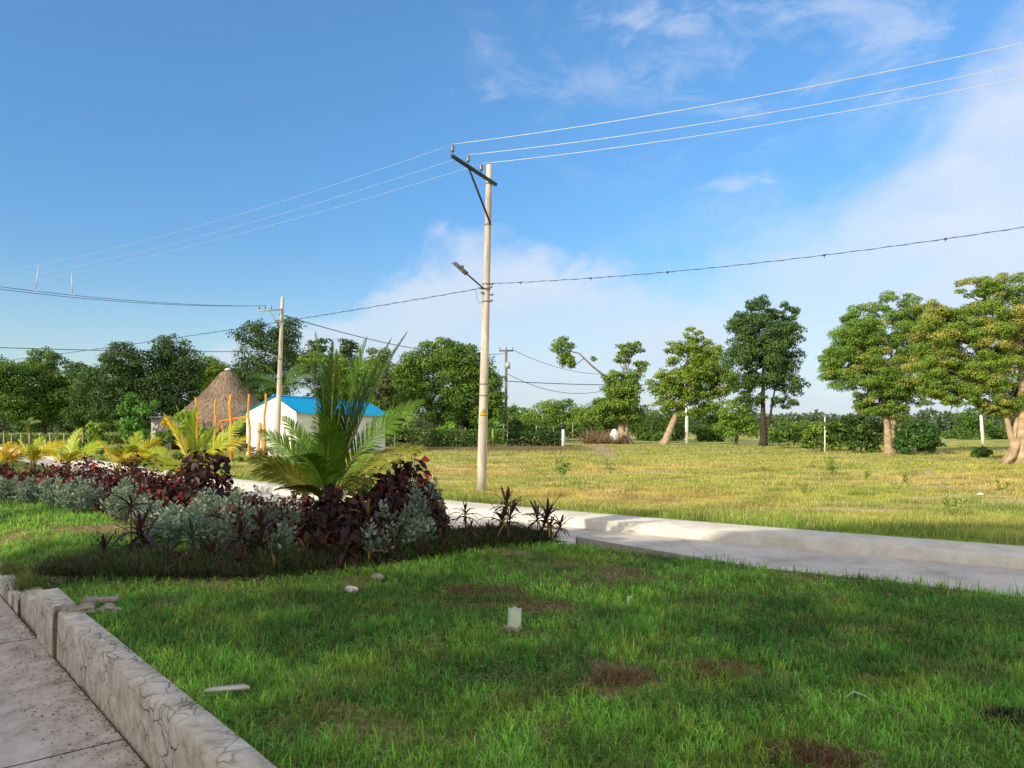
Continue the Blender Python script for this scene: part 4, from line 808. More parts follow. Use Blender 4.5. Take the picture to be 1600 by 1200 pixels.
tree('garden_bush', 160, 0, 48, [(130, 700, 34, 10), (180, 706, 30, 10)], 'low spreading green bush left of the fan-shaped palm', MD, MDh, .03, group='garden plants near the hut', cat='bush', dens=.5, leafpx=4)
tree('small_tree', 638, 0, 76, [(638, 655, 13, 15), (634, 672, 15, 12), (642, 642, 8, 8)], 'pale green small tree in front of the great round tree', (.14, .22, .06), (.27, .36, .11), .08, group='garden plants near the hut', bark=(.25, .2, .15), dens=.5)
tree('garden_bush', 700, 0, 82, [(705, 668, 14, 10), (690, 674, 12, 8)], 'lime green bush under the great round tree', (.10, .22, .02), (.2, .34, .03), .05, group='garden plants near the hut', cat='bush', dens=.5)
tree('shrub_tree', 618, 0, 72, [(612, 652, 12, 14), (616, 672, 14, 12)], 'bright green shrub at the right end of the white house', (.05, .15, .02), (.11, .25, .03), .06, group='garden plants near the hut', dens=.5)
tree('leafy_vine', 430, 0, 76, [(425, 610, 28, 18), (400, 630, 28, 16)], 'bright leafy tree between the hut and the left utility pole', MD, MDh, .12, group='trees around the field')
# coconut palms behind the house
palm((440-800)/FP*70, 70, 5.6, [(170, 40, 4.2, 70), (10, 40, 4.2, 70), (200, 20, 4, 60), (-20, 15, 4, 70), (150, 60, 4, 60), (40, 60, 4, 60), (-70, 40, 3.4, 70), (90, 50, 3.5, 60)], 'coconut palm standing behind the white house gable', (.06, .14, .03), (.2, .2, .06), leaf=.5, nl=40, lw=.14, trunk=.16)
palm((45-800)/FP*80, 80, 2.2, [(170, 40, 1.3, 60), (10, 40, 1.3, 60), (90, 70, 1.1, 50), (-60, 40, 1.2, 60), (230, 30, 1.2, 60)], 'tiny pale palm by the wire fence at the far left', (.16, .24, .08), (.25, .22, .12), leaf=.5, nl=24, lw=.10, trunk=.12)
# banana plant right of the pole
x = (770-800)/FP*78; th = thing('banana_plant', (x, 78, 0), 'banana plant with broad leaves just right of the concrete pole', 'plant'); mb = MB(); mb.add(*tube_vf([(x, 78, 0), (x, 78, 1.8)], [.14, .1], 8), (.3, .3, .1)); mb.build('trunk', M['bark'], th)
for k, (az, el) in enumerate([(0, 40), (40, 60), (120, 60), (180, 35), (-20, 15), (-120, 50), (200, 70)]):
    mb = MB(); a = math.radians(az); e0 = math.radians(el); V = []
    for i in range(7):
        t = i/6; p = np.array([x+math.cos(a)*math.cos(e0)*1.9*t, 78+math.sin(a)*math.cos(e0)*1.9*t, 1.8+1.9*t*math.sin(e0)-.9*t*t]); w = .34*math.sin(3.14*(t*.9+.05)); s = np.array([-math.sin(a), math.cos(a), .35]); V += [p-s*w, p, p+s*w]
    mb.add(V, [[i*3+j, i*3+3+j, i*3+4+j, i*3+1+j] for i in range(6) for j in range(2)], np.array((.10, .24, .05))*(.8+.5*rng.random())); mb.build('banana_leaf', M['leaf'], th)

# hedges
def hedge(px0, px1, Yd, ztop, label, col, hi, depth=1.2):
    x0 = (px0-800)/FP*Yd; x1 = (px1-800)/FP*Yd; th = thing('hedge', ((x0+x1)/2, Yd, 0), label, 'hedge'); n = int((x1-x0)*ztop*260*(60/Yd)); mb = MB()
    X = x0+rng.random(n)*(x1-x0); Z = .02+rng.random(n)*(ztop-.02)*(.88+.24*fbm(X*1.1, X*0)); Y = Yd-depth*.5+rng.random(n)**2*depth
    N = norm(np.stack([rng.normal(size=n)*.6, -np.abs(rng.normal(size=n)), .5+rng.random(n)], 1)); D = norm(rng.normal(size=(n, 3))+[0, 0, .4])
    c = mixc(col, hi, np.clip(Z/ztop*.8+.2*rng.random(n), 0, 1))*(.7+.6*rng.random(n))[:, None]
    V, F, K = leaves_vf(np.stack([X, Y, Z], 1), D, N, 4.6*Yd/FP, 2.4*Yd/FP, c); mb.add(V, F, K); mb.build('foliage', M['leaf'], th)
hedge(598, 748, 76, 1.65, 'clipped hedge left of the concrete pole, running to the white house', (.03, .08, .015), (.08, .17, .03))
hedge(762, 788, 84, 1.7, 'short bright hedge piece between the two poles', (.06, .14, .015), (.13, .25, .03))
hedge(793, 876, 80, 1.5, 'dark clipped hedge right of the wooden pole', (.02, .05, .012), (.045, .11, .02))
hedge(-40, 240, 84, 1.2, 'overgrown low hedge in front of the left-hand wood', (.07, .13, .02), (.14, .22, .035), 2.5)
# distant wood closing the horizon
mb = MB(); n = 60000; a = rng.random(n)*2.4-1.2; R = 300+rng.random(n)*25; X = np.sin(a)*R; Y = np.cos(a)*R; ht = 3.0+5*fbm(a*40, a*0)+4*fbm(a*9+4, a*0)**2; Z = rng.random(n)*ht
V, F, K = leaves_vf(np.stack([X, Y, Z], 1), rng.normal(size=(n, 3)), rng.normal(size=(n, 3))*.5+[0, -1, .6], 1.3, .9, mixc((.05, .09, .04), (.11, .16, .06), rng.random(n))); mb.add(V, F, K)
tag(mb.build('distant_wood', M['leaf']), kind='stuff')

# ------------------------------------------------------------------ poles
def at(px, py, Y): return P3(px, py, Y)
PY = 23.3; pb = np.array([(752-800)/FP*PY, PY, -.1]); pt = at(764.5, 258, PY)
up_ = thing('utility_pole', (pb[0], pb[1], 0), 'tall tapered concrete utility pole with a crossarm, standing behind the footway', 'utility pole')
mb = MB(); q = [pb+(pt-pb)*t for t in np.linspace(0, 1, 12)]; mb.add(*tube_vf(q, np.linspace(.152, .088, 12), 28)); mb.build('shaft', M['pole'], up_, smooth=True)
def polept(z, q0=pb, q1=pt): t = (z-q0[2])/(q1[2]-q0[2]); return q0+(q1-q0)*t
arm0 = polept(9.38)+np.array([.12, -.11, 0])+np.array([.04, .1, 0]); armd = np.array([-1.01, -2.40, 0]); arm1 = arm0+armd*.985+np.array([-.10, 0, 0]); a0 = arm0-norm(armd)*.15
mb = MB(); V, F = bar_vf(a0, arm1, .07, .075); mb.add(V, F)
V, F = bar_vf(a0+[0, 0, .038], arm1+[0, 0, .038], .09, .008); mb.add(V, F); mb.build('crossarm', M['darksteel'], up_)
mb = MB(); mid = arm0+(arm1-arm0)*.62; V, F = bar_vf(mid-[0, 0, .05], polept(8.15)+np.array([.08, -.1, 0]), .045, .045); mb.add(V, F); mb.build('brace', M['darksteel'], up_)
def insulator(p, parent, s=1.0):
    prof = [(0, .008), (.07, .012), (.071, .035), (.10, .052), (.115, .03), (.135, .055), (.15, .032), (.175, .045), (.20, .03), (.215, .035), (.23, .012)]; n = 12; V = []
    for z, r in prof:
        for j in range(n): a = 2*math.pi*j/n; V.append([p[0]+r*s*math.cos(a), p[1]+r*s*math.sin(a), p[2]+z*s])
    F = [[i*n+j, i*n+(j+1) % n, (i+1)*n+(j+1) % n, (i+1)*n+j] for i in range(len(prof)-1) for j in range(n)]
    mb = MB(); mb.add(V, F); return mb.build('insulator', M['ceramic'], parent, smooth=True)
INS = []
for f in (.985, .64, .33):
    p = arm0+(arm1-arm0)*f+np.array([0, 0, .045]); insulator(p, up_, 1.25); INS.append(p+np.array([0, 0, .29]))
for z, r in [(6.33, .130), (6.18, .132), (5.80, .135), (8.13, .115), (9.38, .105), (3.3, .146), (2.95, .148)]:
    mb = MB(); c = polept(z); mb.add(*tube_vf([c-[0, 0, .018], c+[0, 0, .018]], [r*.98+.0, r*.98+.0], 24)); mb.build('band', M['steel'], up_)
# clevis hardware and conduit
mb = MB()
for (dx, dy, z) in [(.17, -.06, 6.33), (.13, -.12, 6.22), (-.17, -.05, 6.20), (-.12, -.12, 6.05), (.15, -.04, 5.82), (.16, -.05, 6.0)]:
    c = polept(z); V, F = box_vf(c+np.array([dx, dy, 0]), (.09, .05, .05), .3); mb.add(V, F); mb.add(*tube_vf([c+np.array([dx*.6, dy*.6, 0]), c+np.array([dx*1.5, dy*1.3, .02])], .012, 6))
mb.build('bracket', M['steel'], up_)
mb = MB(); c = polept(6.15); q = [c+np.array([-.3, -.05, 0]), c+np.array([-.30, -.08, -.2]), c+np.array([-.22, -.1, -.42]), c+np.array([-.12, -.1, -.4])]; mb.add(*tube_vf(q, .006, 5)); mb.build('loose_cable', M['wiredark'], up_)
# lamp
lp0 = polept(6.2)+np.array([-.10, -.10, 0]); lp1 = at(726, 425, 22.2); lp2 = at(709, 410, 21.8)
mb = MB(); mb.add(*tube_vf([lp0, lp0+(lp1-lp0)*.5, lp1], .024, 10)); la = mb.build('lamp_arm', M['darksteel'], up_)
mb = MB(); d = lp2-lp1; V, F = bar_vf(lp1-d*.1, lp2, .15, .035); V[[1, 2, 5, 6]] = V[[1, 2, 5, 6]]; mb.add(V, F); V, F = bar_vf(lp1-d*.2, lp1+d*.35, .11, .08); mb.add(V, F)
hd = mb.build('lamp_head', M['steel'], la)
mb = MB(); c = lp1+d*.2+np.array([0, 0, .06]); mb.add(*tube_vf([c, c+[0, 0, .07]], .035, 10)); mb.build('photocell', M['darksteel'], hd)
# warning sign on the pole
sc = polept(CAMZ+(667-645)/FP*PY); sg = thing('warning_label', tuple(sc), 'yellow electrical hazard triangle stuck on the concrete pole', 'sign')
sg.parent = None
def on_pole(u, v, r):
    c = polept(sc[2]+v); a = -math.pi/2+u/r*1.0+.1; return c+np.array([math.cos(a)*r, math.sin(a)*r, 0])
def decal(poly, r, mat, name, par, div=14):
    # poly: list of (u,v); scanline strips wrapped on the pole
    us = [p[0] for p in poly]; mb = MB(); u0, u1 = min(us), max(us); N = div; V = []; 
    xs = np.linspace(u0+1e-5, u1-1e-5, N+1); rows = []
    for x in xs:
        ys = []
        for (a, b) in zip(poly, poly[1:]+poly[:1]):
            if (a[0]-x)*(b[0]-x) <= 0 and a[0] != b[0]: ys.append(a[1]+(b[1]-a[1])*(x-a[0])/(b[0]-a[0]))
        rows.append((min(ys), max(ys)))
    for x, (lo, hi_) in zip(xs, rows): V += [on_pole(x, lo, r), on_pole(x, hi_, r)]
    mb.add(V, [[2*i, 2*i+2, 2*i+3, 2*i+1] for i in range(N)]); return mb.build(name, mat, par)
yel = m_noise('hazard_yellow', (.75, .38, .01), (.85, .45, .015), 4, .5, .02); blk = M['dark']
rr_ = .145
decal([(-.12, -.09), (.12, -.09), (0, .12)], rr_+.006, blk, 'border', sg)
decal([(-.097, -.077), (.097, -.077), (0, .094)], rr_+.009, yel, 'panel', sg)
decal([(-.004, .055), (.018, .055), (.004, .008), (-.02, .0)], rr_+.012, blk, 'lightning_bolt', sg, 8)
decal([(-.026, .012), (.026, .016), (.004, -.0), (-.02, .002)], rr_+.012, blk, 'lightning_bolt', sg, 8)
decal([(.004, .008), (.024, .016), (-.004, -.062), (-.010, -.05)], rr_+.012, blk, 'lightning_bolt', sg, 8)
# concrete footing of the pole
mb = MB(); mb.add(*rock_vf((pb[0]-.15, PY-.55, .0), (.42, .35, .05), 5, 3, .2)); tag(mb.build('pole_footing', M['kerb'], loc=(pb[0]-.15, PY-.55, 0)), 'flat spill of concrete at the foot of the tall utility pole', 'footing')

# left pole
LY = 46.5; lb = np.array([(432-800)/FP*LY, LY, -.1]); lt = at(441.5, 464, LY)
up2 = thing('utility_pole', (lb[0], lb[1], 0), 'slimmer concrete utility pole in front of the white gable, with its arm to the left', 'utility pole'); lp = lambda z: polept(z, lb, lt)
mb = MB(); mb.add(*tube_vf([lb+(lt-lb)*t for t in np.linspace(0, 1, 8)], np.linspace(.18, .095, 8), 20)); mb.build('shaft', M['pole'], up2, smooth=True)
c = lp(CAMZ+(667-484)/FP*LY); e = at(403, 486, LY-1.2)
mb = MB(); V, F = bar_vf(c+[.1, -.12, 0], e, .08, .08); mb.add(V, F); mb.build('crossarm', M['tin'], up2)
mb = MB(); V, F = bar_vf(e+(c-e)*.45, lp(CAMZ+(667-515)/FP*LY), .05, .05); mb.add(V, F); mb.build('brace', M['tin'], up2)
LI = []
for f in (.05, .30, .55): p = e+(c-e)*f; insulator(p+[0, 0, .03], up2, 1.2); LI.append(p+np.array([0, 0, .3]))
mb = MB(); c2 = lp(CAMZ+(667-560)/FP*LY); e2 = at(418, 552, LY-.5); V, F = bar_vf(c2, e2, .05, .05); mb.add(V, F); mb.build('lamp_arm', M['tin'], up2)
for z in (6.1, 4.9): mb = MB(); c = lp(z); mb.add(*tube_vf([c-[0, 0, .02], c+[0, 0, .02]], .155, 16)); mb.build('band', M['steel'], up2)

# wooden pole
WY = 100; wb = np.array([(790-800)/FP*WY, WY, -.1]); wt = at(791, 545, WY); up3 = thing('wooden_pole', (wb[0], wb[1], 0), 'thin far wooden power pole with a transformer, right of the tall concrete pole', 'utility pole')
mb = MB(); mb.add(*tube_vf([wb, wt], [.24, .16], 10), (.20, .16, .12)); mb.build('shaft', M['wood'], up3)
mb = MB(); V, F = bar_vf(at(780, 548, WY), at(802, 548, WY), .16, .18); mb.add(V, F, (.10, .09, .08)); mb.build('crossarm', M['wood'], up3)
for px in (781, 791, 801): insulator(at(px, 547, WY), up3, 1.8)
mb = MB(); a = at(793.5, 566, WY-.3); b = at(793.5, 576, WY-.3); mb.add(*tube_vf([a, b], [.32, .32], 14)); mb.build('transformer', M['tin'], up3)
# white poles and short posts
def post(px, ytop, Yd, r, label, mat, name='white_pole', cat='pole', group=None, lean=0, head=None, col=(1, 1, 1)):
    x = (px-800)/FP*Yd; zt = CAMZ+(667-ytop)/FP*Yd; th_ = None; mb = MB(); mb.add(*tube_vf([(x, Yd, -.05), (x+lean*.5, Yd, zt*.5), (x+lean, Yd, zt)], [r*1.1, r, r*.85], 10), col)
    o = mb.build(name, mat, loc=(x, Yd, 0)); tag(o, label, cat, group); return o
post(1073, 630, 96, .20, 'short white pole left of the dark oval tree', M['stucco'])
post(1536, 640, 92, .17, 'thin white pole left of the largest tree', M['stucco'], lean=-.3)
post(1289, 652, 60, .055, 'slim white marker post behind the bushes right of the dark oval tree', M['stucco'], 'marker_post', 'post')
x = (880-800)/FP*78; th = thing('marker_post', (x, 78, 0), 'white post with a dark knob at the end of the dark hedge', 'post'); mb = MB(); mb.add(*tube_vf([(x, 78, -.05), (x, 78, 1.75)], .15, 8)); mb.build('shaft', M['stucco'], th); mb = MB(); mb.add(*rock_vf((x-.05, 78, 2.0), (.32, .32, .3), 3, 2, .1)); mb.build('knob', M['dark'], th)
for i, (px, ty, Yd) in enumerate([(895, 660, 96), (917, 672, 100), (1017, 662, 98), (838, 664, 92), (793, 655, 90), (787, 662, 88), (775, 668, 86), (727, 668, 86), (617, 674, 74), (865, 665, 94)]):
    post(px, ty, Yd, .07, ['thin pale fence post right of the dark hedge', 'low fence post between the hedge and the broken-branched tree', 'tall pale fence post left of the leaning trunk', 'fence post above the middle of the dark hedge', 'pale fence post touching the wooden pole on its right', 'fence post just left of the wooden pole', 'fence post in front of the banana plant', 'fence post behind the clipped hedge, left of the concrete pole', 'fence post at the left end of the clipped hedge', 'fence post above the right half of the dark hedge'][i], M['wood'], 'fence_post', 'fence post', 'thin fence posts behind the field', col=(.34, .30, .23))
FX = [6, 18, 33, 62, 78, 129, 100, 46, 150]
fx = sorted(FX)
names = ['leftmost', 'second', 'third', 'fourth', 'fifth', 'sixth', 'seventh', 'eighth', 'ninth']
for i, px in enumerate(fx): post(px, 677, 76, .06, names[i]+' of the grey posts of the wire fence before the left-hand wood'.replace('leftmost of', 'leftmost of'), M['wood'], 'fence_post', 'fence post', 'wire fence posts on the left', col=(.38, .34, .28))
# orange posts of an unfinished shelter
for i, (px, ty, by, ln, lab) in enumerate([(307, 621, 685, -.1, 'leftmost orange wooden post, standing left of the hut'), (337, 624, 688, .08, 'second orange wooden post, thinner, in front of the hut'), (360, 616, 692, -.05, 'thickest orange wooden post, in front of the hut'), (388, 616, 690, -.1, 'orange wooden post between the hut and the white house'), (415, 615, 692, .12, 'wavy orange wooden post in front of the white gable')]):
    Yd = 49+i*.15; x = (px-800)/FP*Yd; zt = CAMZ+(667-ty)/FP*Yd; r = .105 if i == 2 else .075
    q = [(x-ln+.05*math.sin(k*1.9+i), Yd, -.1+(zt+.1)*k/6) for k in range(7)]; q = [(a+ln*k/6, b, c) for k, (a, b, c) in enumerate(q)]
    mb = MB(); mb.add(*tube_vf(q, np.linspace(r*1.15, r*.85, 7), 10), (.60, .28, .05)); tag(mb.build('wooden_post', M['wood'], loc=(x, Yd, 0)), lab, 'post', 'orange posts of the unfinished shelter')

# ------------------------------------------------------------------ wires
def wire_plan(p0, d, pxs, mat, r, label, name='power_line', group=None, ext=None, par=None, twist=0):
    """vertical plane through p0 along plan direction d; pxs: (px,py) samples (other than p0) -> parabola"""
    d = np.array(d, float); d /= np.linalg.norm(d); S = [0.]; Z = [p0[2]]
    for px, py in pxs:
        k = (px-800)/FP; t = (k*p0[1]-p0[0])/(d[0]-k*d[1]); Y = p0[1]+d[1]*t; S.append(t); Z.append(CAMZ+(667-py)/FP*Y)
    co = np.polyfit(S, Z, min(2, len(S)-1)); co[-1] += p0[2]-np.polyval(co, 0)
    e = ext if ext else max(S)
    tt = np.linspace(0, e, 60); pts = np.stack([p0[0]+d[0]*tt, p0[1]+d[1]*tt, np.polyval(co, tt)], 1); mb = MB(); mb.add(*tube_vf(pts, r, 5))
    if twist:
        tt = np.linspace(0, e, int(e*5)); ph = tt*9; pts2 = np.stack([p0[0]+d[0]*tt+np.cos(ph)*r*.9, p0[1]+d[1]*tt, np.polyval(co, tt)+np.sin(ph)*r*2.2], 1); mb.add(*tube_vf(pts2, r*.8, 5))
    o = mb.build(name, mat, par, loc=tuple(p0)); tag(o, label, 'cable', group); o['p'] = 0; del o['p']; return pts
dR = (.90, -.43); dL = (-.91, .42)
g = 'overhead power lines of the tall pole'
wire_plan(INS[0], dR, [(1150, 157), (1600, 67)], M['wire'], .0085, 'highest bright wire running from the tall pole to the upper right', group=g, ext=26)
wire_plan(INS[1], dR, [(1150, 185), (1600, 100)], M['wire'], .0085, 'middle bright wire running from the tall pole to the right edge', group=g, ext=26)
wire_plan(INS[2], dR, [(1150, 203), (1600, 121)], M['wire'], .0085, 'lowest of the three bright wires running from the tall pole to the right edge', group=g, ext=26)
W1 = wire_plan(INS[0], dL, [(475, 305), (361, 338), (58, 415)], M['wire'], .0035, 'highest bright wire going left from the tall pole', group=g, ext=30)
W2 = wire_plan(INS[1], dL, [(490, 320), (400, 345), (80, 424)], M['wire'], .0035, 'middle bright wire going left from the tall pole', group=g, ext=30)
W3 = wire_plan(INS[2], dL, [(500, 333), (420, 352), (100, 430)], M['wire'], .0035, 'lowest of the three bright wires going left from the tall pole', group=g, ext=30)
cR = polept(CAMZ+(667-444)/FP*PY)+np.array([.24, -.1, 0]); cable = wire_plan(cR, dR, [(1120, 418), (1283, 399), (1600, 355)], M['wiredark'], .0065, 'dark twisted cable running from the tall pole to the right edge', group='low voltage cables', ext=26, twist=1)
for k, px in enumerate((810, 913, 1042, 1283, 1482)):
    i = np.argmin(np.abs(cable[:, 0]/cable[:, 1]*FP+800-px)); mb = MB(); c = cable[i]; mb.add(*box_vf(c, (.07, .025, .035), -.4)); mb.add(*tube_vf([c, c-[0, 0, .07]], .008, 5))
    tag(mb.build('cable_clamp', M['dark'], loc=tuple(c)), ['cable clamp nearest the tall pole', 'second clamp along the dark cable right of the pole', 'third clamp along the dark cable, in mid-span', 'fourth clamp along the dark cable', 'cable clamp nearest the right edge of the photo'][k], 'clamp', 'clamps on the dark cable')
cL = polept(CAMZ+(667-452)/FP*PY)+np.array([-.22, -.1, 0]); wire_plan(cL, dL, [(470, 497), (285, 527), (150, 545)], M['wiredark'], .008, 'dark twisted cable sagging left from the tall pole past the tree tops', group='low voltage cables', ext=22, twist=1)
def span(a, b, sag, r, mat, label, group):
    a = np.array(a); b = np.array(b); tt = np.linspace(0, 1, 40); pts = a+(b-a)*tt[:, None]-np.array([0, 0, 1.])*(4*sag*tt*(1-tt))[:, None]; mb = MB(); mb.add(*tube_vf(pts, r, 5)); tag(mb.build('power_line', mat, loc=tuple(a)), label, 'cable', group); return pts
gl = 'lines of the left pole'
Q1 = span(LI[0], at(-60, 440, 30), .25, .012, M['wiredark'], 'upper of the two thin wires going left from the left pole', gl)
Q2 = span(LI[1], at(-60, 444, 30.5), .3, .012, M['wiredark'], 'lower of the two thin wires going left from the left pole', gl)
span(at(436, 549, LY), at(-60, 541, 34), .1, .018, M['wiredark'], 'dark cable leaving the left pole level across the tree tops', gl)
span(at(436, 491, LY), at(790, 552, WY), 1.0, .03, M['wiredark'], 'faint wire from the left pole toward the far wooden pole', gl)
gw = 'lines of the far wooden pole'
span(at(802, 547, WY), at(990, 580, 120), 1.5, .03, M['wiredark'], 'thin wire leaving the top of the wooden pole to the right', gw)
span(at(791, 583, WY), at(960, 606, 110), 1.6, .035, M['wiredark'], 'slack wire leaving the middle of the wooden pole to the right', gw)
span(at(784, 595, WY), at(1060, 600, 110), .3, .05, M['wiredark'], 'level dark cable from the wooden pole behind the broken-branched tree', gw)
for k, (px, up) in enumerate(((58, 415), (110, 426))):
    i = np.argmin(np.abs(Q1[:, 0]/Q1[:, 1]*FP+800-px)); c = Q1[i]; t = P3(px+2, up, c[1]); mb = MB(); mb.add(*tube_vf([c, (c+t)/2, t], [.015, .02, .012], 6)); mb.add(*box_vf(c, (.25, .04, .04)))
    tag(mb.build('wire_spacer', M['wire'], loc=tuple(c)), ['white upright rod on the thin wires near the left edge', 'white upright rod on the thin wires, the one farther right'][k], 'wire fitting', 'rods on the left wires')

# ------------------------------------------------------------------ buildings
# white house with blue roof
hc = np.array([-14.6, 52, 0.]); lv = norm(np.array([.27, .96, 0])); wv = norm(np.array([-.96, .27, 0])); HL, HW, HE, HR = 14.0, 3.9, 3.02, 4.1
hs = thing('house', tuple(hc), 'white rendered house with a gable and a bright blue metal roof', 'house')
def hp(a, b, z): return hc+wv*a+lv*b+np.array([0, 0, z])
mb = MB()
for b, flip in ((0, 0), (HL, 1)):
    f = [0, 1, 2, 3, 4]; mb.add([hp(0, b, -.1), hp(HW, b, -.1), hp(HW, b, HE), hp(HW*.42, b, HR-.04), hp(0, b, HE)], np.array([f if not flip else f[::-1]]))
mb.add([hp(HW, 0, -.1), hp(HW, HL, -.1), hp(HW, HL, HE), hp(HW, 0, HE)], [[0, 1, 2, 3]])
wx = [(3.3, 5.0, .85, 2.15)]; cuts = [0]+[v for w in wx for v in w[:2]]+[HL]
for i in range(len(cuts)-1):
    a, b = cuts[i], cuts[i+1]
    if i % 2 == 0: mb.add([hp(0, a, -.1), hp(0, b, -.1), hp(0, b, HE), hp(0, a, HE)], [[3, 2, 1, 0]])
    else:
        mb.add([hp(0, a, -.1), hp(0, b, -.1), hp(0, b, .9), hp(0, a, .9)], [[3, 2, 1, 0]]); mb.add([hp(0, a, 2.15), hp(0, b, 2.15), hp(0, b, HE), hp(0, a, HE)], [[3, 2, 1, 0]])
mb.build('wall', M['stucco'], hs)
for a, b, z0, z1 in wx:
    mb = MB()
    for k in range(5): u = a+(b-a)*k/4; mb.add(*bar_vf(hp(.03, u, z0), hp(.03, u, z1), .05, .05), (.5, .5, .5))
    for z in (z0+.02, (z0+z1)/2, z1-.02): mb.add(*bar_vf(hp(.03, a, z), hp(.03, b, z), .04, .04), (.5, .5, .5))
    w = mb.build('window', M['paint'], hs); mb = MB(); mb.add([hp(.09, a, z0), hp(.09, b, z0), hp(.09, b, z1), hp(.09, a, z1)], [[3, 2, 1, 0]]); mb.build('pane', M['dark'], w)
    mb = MB(); mb.add(*box_vf(hp(-.04, (a+b)/2, z0-.06), (.16, b-a+.3, .08), math.atan2(lv[1], lv[0])-math.pi/2)); mb.build('sill', M['stucco'], w)
mb = MB(); nn = 90
for side in (0, 1):
    V = []
    for k in range(nn+1):
        b = -.18+(HL+.36)*k/nn; rip = .022*math.cos(k*math.pi); e = (-.38, HE-.14) if side == 0 else (HW+.3, HE-.1)
        V += [hp(HW*.42, b, HR+.03+rip), hp(e[0], b, e[1]+.05+rip), hp(e[0], b, e[1]+.02+rip), hp(HW*.42, b, HR+rip)]
    mb.add(V, [[k*4+j, k*4+4+j, k*4+5+j, k*4+1+j] for k in range(nn) for j in range(3)])
V, F = bar_vf(hp(HW*.42, -.2, HR+.07), hp(HW*.42, HL+.2, HR+.07), .26, .05); mb.add(V, F)
mb.build('roof', M['bluetin'], hs)
# planks leaning on the gable
for k, (a, w_, h_) in enumerate([(2.75, .22, 2.3), (2.45, .10, 2.2), (1.5, .05, 1.9)]):
    mb = MB(); mb.add(*bar_vf(hp(a, -.35, 0), hp(a+.08, -.06, h_), .04, w_), (.62, .42, .26)); 
    V = mb.V[0]; tag(mb.build('plank', M['wood'], loc=tuple(hp(a, -.3, 0))), ['wide tan plank leaning on the white gable', 'narrow tan plank leaning beside the wide one on the gable', 'thin batten leaning on the white gable near the left pole'][k], 'plank', 'boards leaning on the gable')
# lean-to
ln = thing('lean_to', tuple(hp(5, .8, 0)), 'small lean-to with a grey sheet roof and orange beam between hut and house', 'shelter')
mb = MB(); mb.add([hp(HW+.05, 1, 2.95), hp(HW+2.9, 1, 2.55), hp(HW+2.9, 4, 2.6), hp(HW+.05, 4, 3.0)], [[0, 1, 2, 3]]); mb.build('roof', M['tin'], ln)
mb = MB(); mb.add(*bar_vf(hp(HW+.05, 1, 2.82), hp(HW+2.8, 1, 2.42), .1, .14), (.50, .20, .06)); mb.add(*bar_vf(hp(HW+2.7, 1.1, 0), hp(HW+2.7, 1.1, 2.4), .1, .1), (.50, .20, .06)); mb.build('frame', M['wood'], ln)
# hut
HY = 70; hx = (355-800)/FP*HY; ht_ = thing('thatched_hut', (hx, HY, 0), 'round hut with a tall conical palm thatch roof', 'hut')
ap = CAMZ+(667-579)/FP*HY
prof = [(0, .28), (.12, .8), (.3, 1.5), (.5, 2.45), (.7, 3.6), (.88, 4.75), (1, 5.5)]
ez = 1.95
def hr(t): return np.interp(t, [p[0] for p in prof], [p[1] for p in prof])
mb = MB(); n = 48; m = 20; V = []
for i in range(m+1):
    for j in range(n): a = 2*math.pi*j/n; t = i/m; V.append([hx+hr(t)*math.cos(a), HY+hr(t)*math.sin(a), ap-(ap-ez)*t])
mb.add(V, [[i*n+j, (i+1)*n+j, (i+1)*n+(j+1) % n, i*n+(j+1) % n] for i in range(m) for j in range(n)], (.10, .075, .05))
k = 15000; t = rng.random(k)**.6; a = rng.random(k)*6.283; r = hr(t)+.06; P = np.stack([hx+r*np.cos(a), HY+r*np.sin(a), ap-(ap-ez)*t+.04], 1)
t2 = t+.05+.04*rng.random(k); r2 = np.interp(t2, [0, 1, 1.2], [.25, 5.5, 5.9]); r2 = hr(np.minimum(t2, 1))+.10+.12*rng.random(k); a2 = a+rng.normal(size=k)*.02; Q = np.stack([hx+r2*np.cos(a2), HY+r2*np.sin(a2), ap-(ap-ez)*t2], 1)
cl = mixc((.24, .18, .125), (.50, .39, .28), rng.random(k))*(.6+.6*fbm(a*5, t*14))[:, None]
V, F, K = leaves_vf(P, Q-P, np.stack([np.cos(a), np.sin(a), .6+0*a], 1), np.linalg.norm(Q-P, axis=1)*1.2, .07, cl); mb.add(V, F, K)
rf = mb.build('thatch_roof', M['straw'], ht_)
mb = MB(); mb.add(*rock_vf((hx+.05, HY, ap+.08), (.26, .26, .16), 1, 2, .2)); mb.build('cap', M['stucco'], rf)
mb = MB()
for j in range(12): a = 2*math.pi*j/12+.1; mb.add(*tube_vf([(hx+4.2*math.cos(a), HY+4.2*math.sin(a), 0), (hx+4.2*math.cos(a), HY+4.2*math.sin(a), 2.4)], .1, 7), (.35, .2, .08)); 
mb.build('post_ring', M['wood'], ht_)
mb = MB(); V = []; n = 32
for z in (0, 1.0):
    for j in range(n): a = 2*math.pi*j/n; V.append([hx+4.0*math.cos(a), HY+4.0*math.sin(a), z])
mb.add(V, [[j, (j+1) % n, n+(j+1) % n, n+j] for j in range(n)]); mb.build('low_wall', M['block'], ht_)
# grey shed
SY = 64; sx0 = (240-800)/FP*SY; sh = thing('shed', (sx0, SY, 0), 'small grey flat-roofed shed left of the hut', 'shed'); mb = MB(); mb.add(*box_vf((sx0+1.1, SY+1.2, 1.35), (2.6, 2.4, 2.8))); mb.build('wall', M['block'], sh)
mb = MB(); mb.add(*box_vf((sx0+1.1, SY+1.2, 2.8), (2.9, 2.7, .1))); mb.build('roof', M['tin'], sh)
mb = MB(); mb.add(*box_vf((sx0+1.9, SY-.01, 1.1), (.8, .05, 2.0))); mb.build('door', M['dark'], sh)

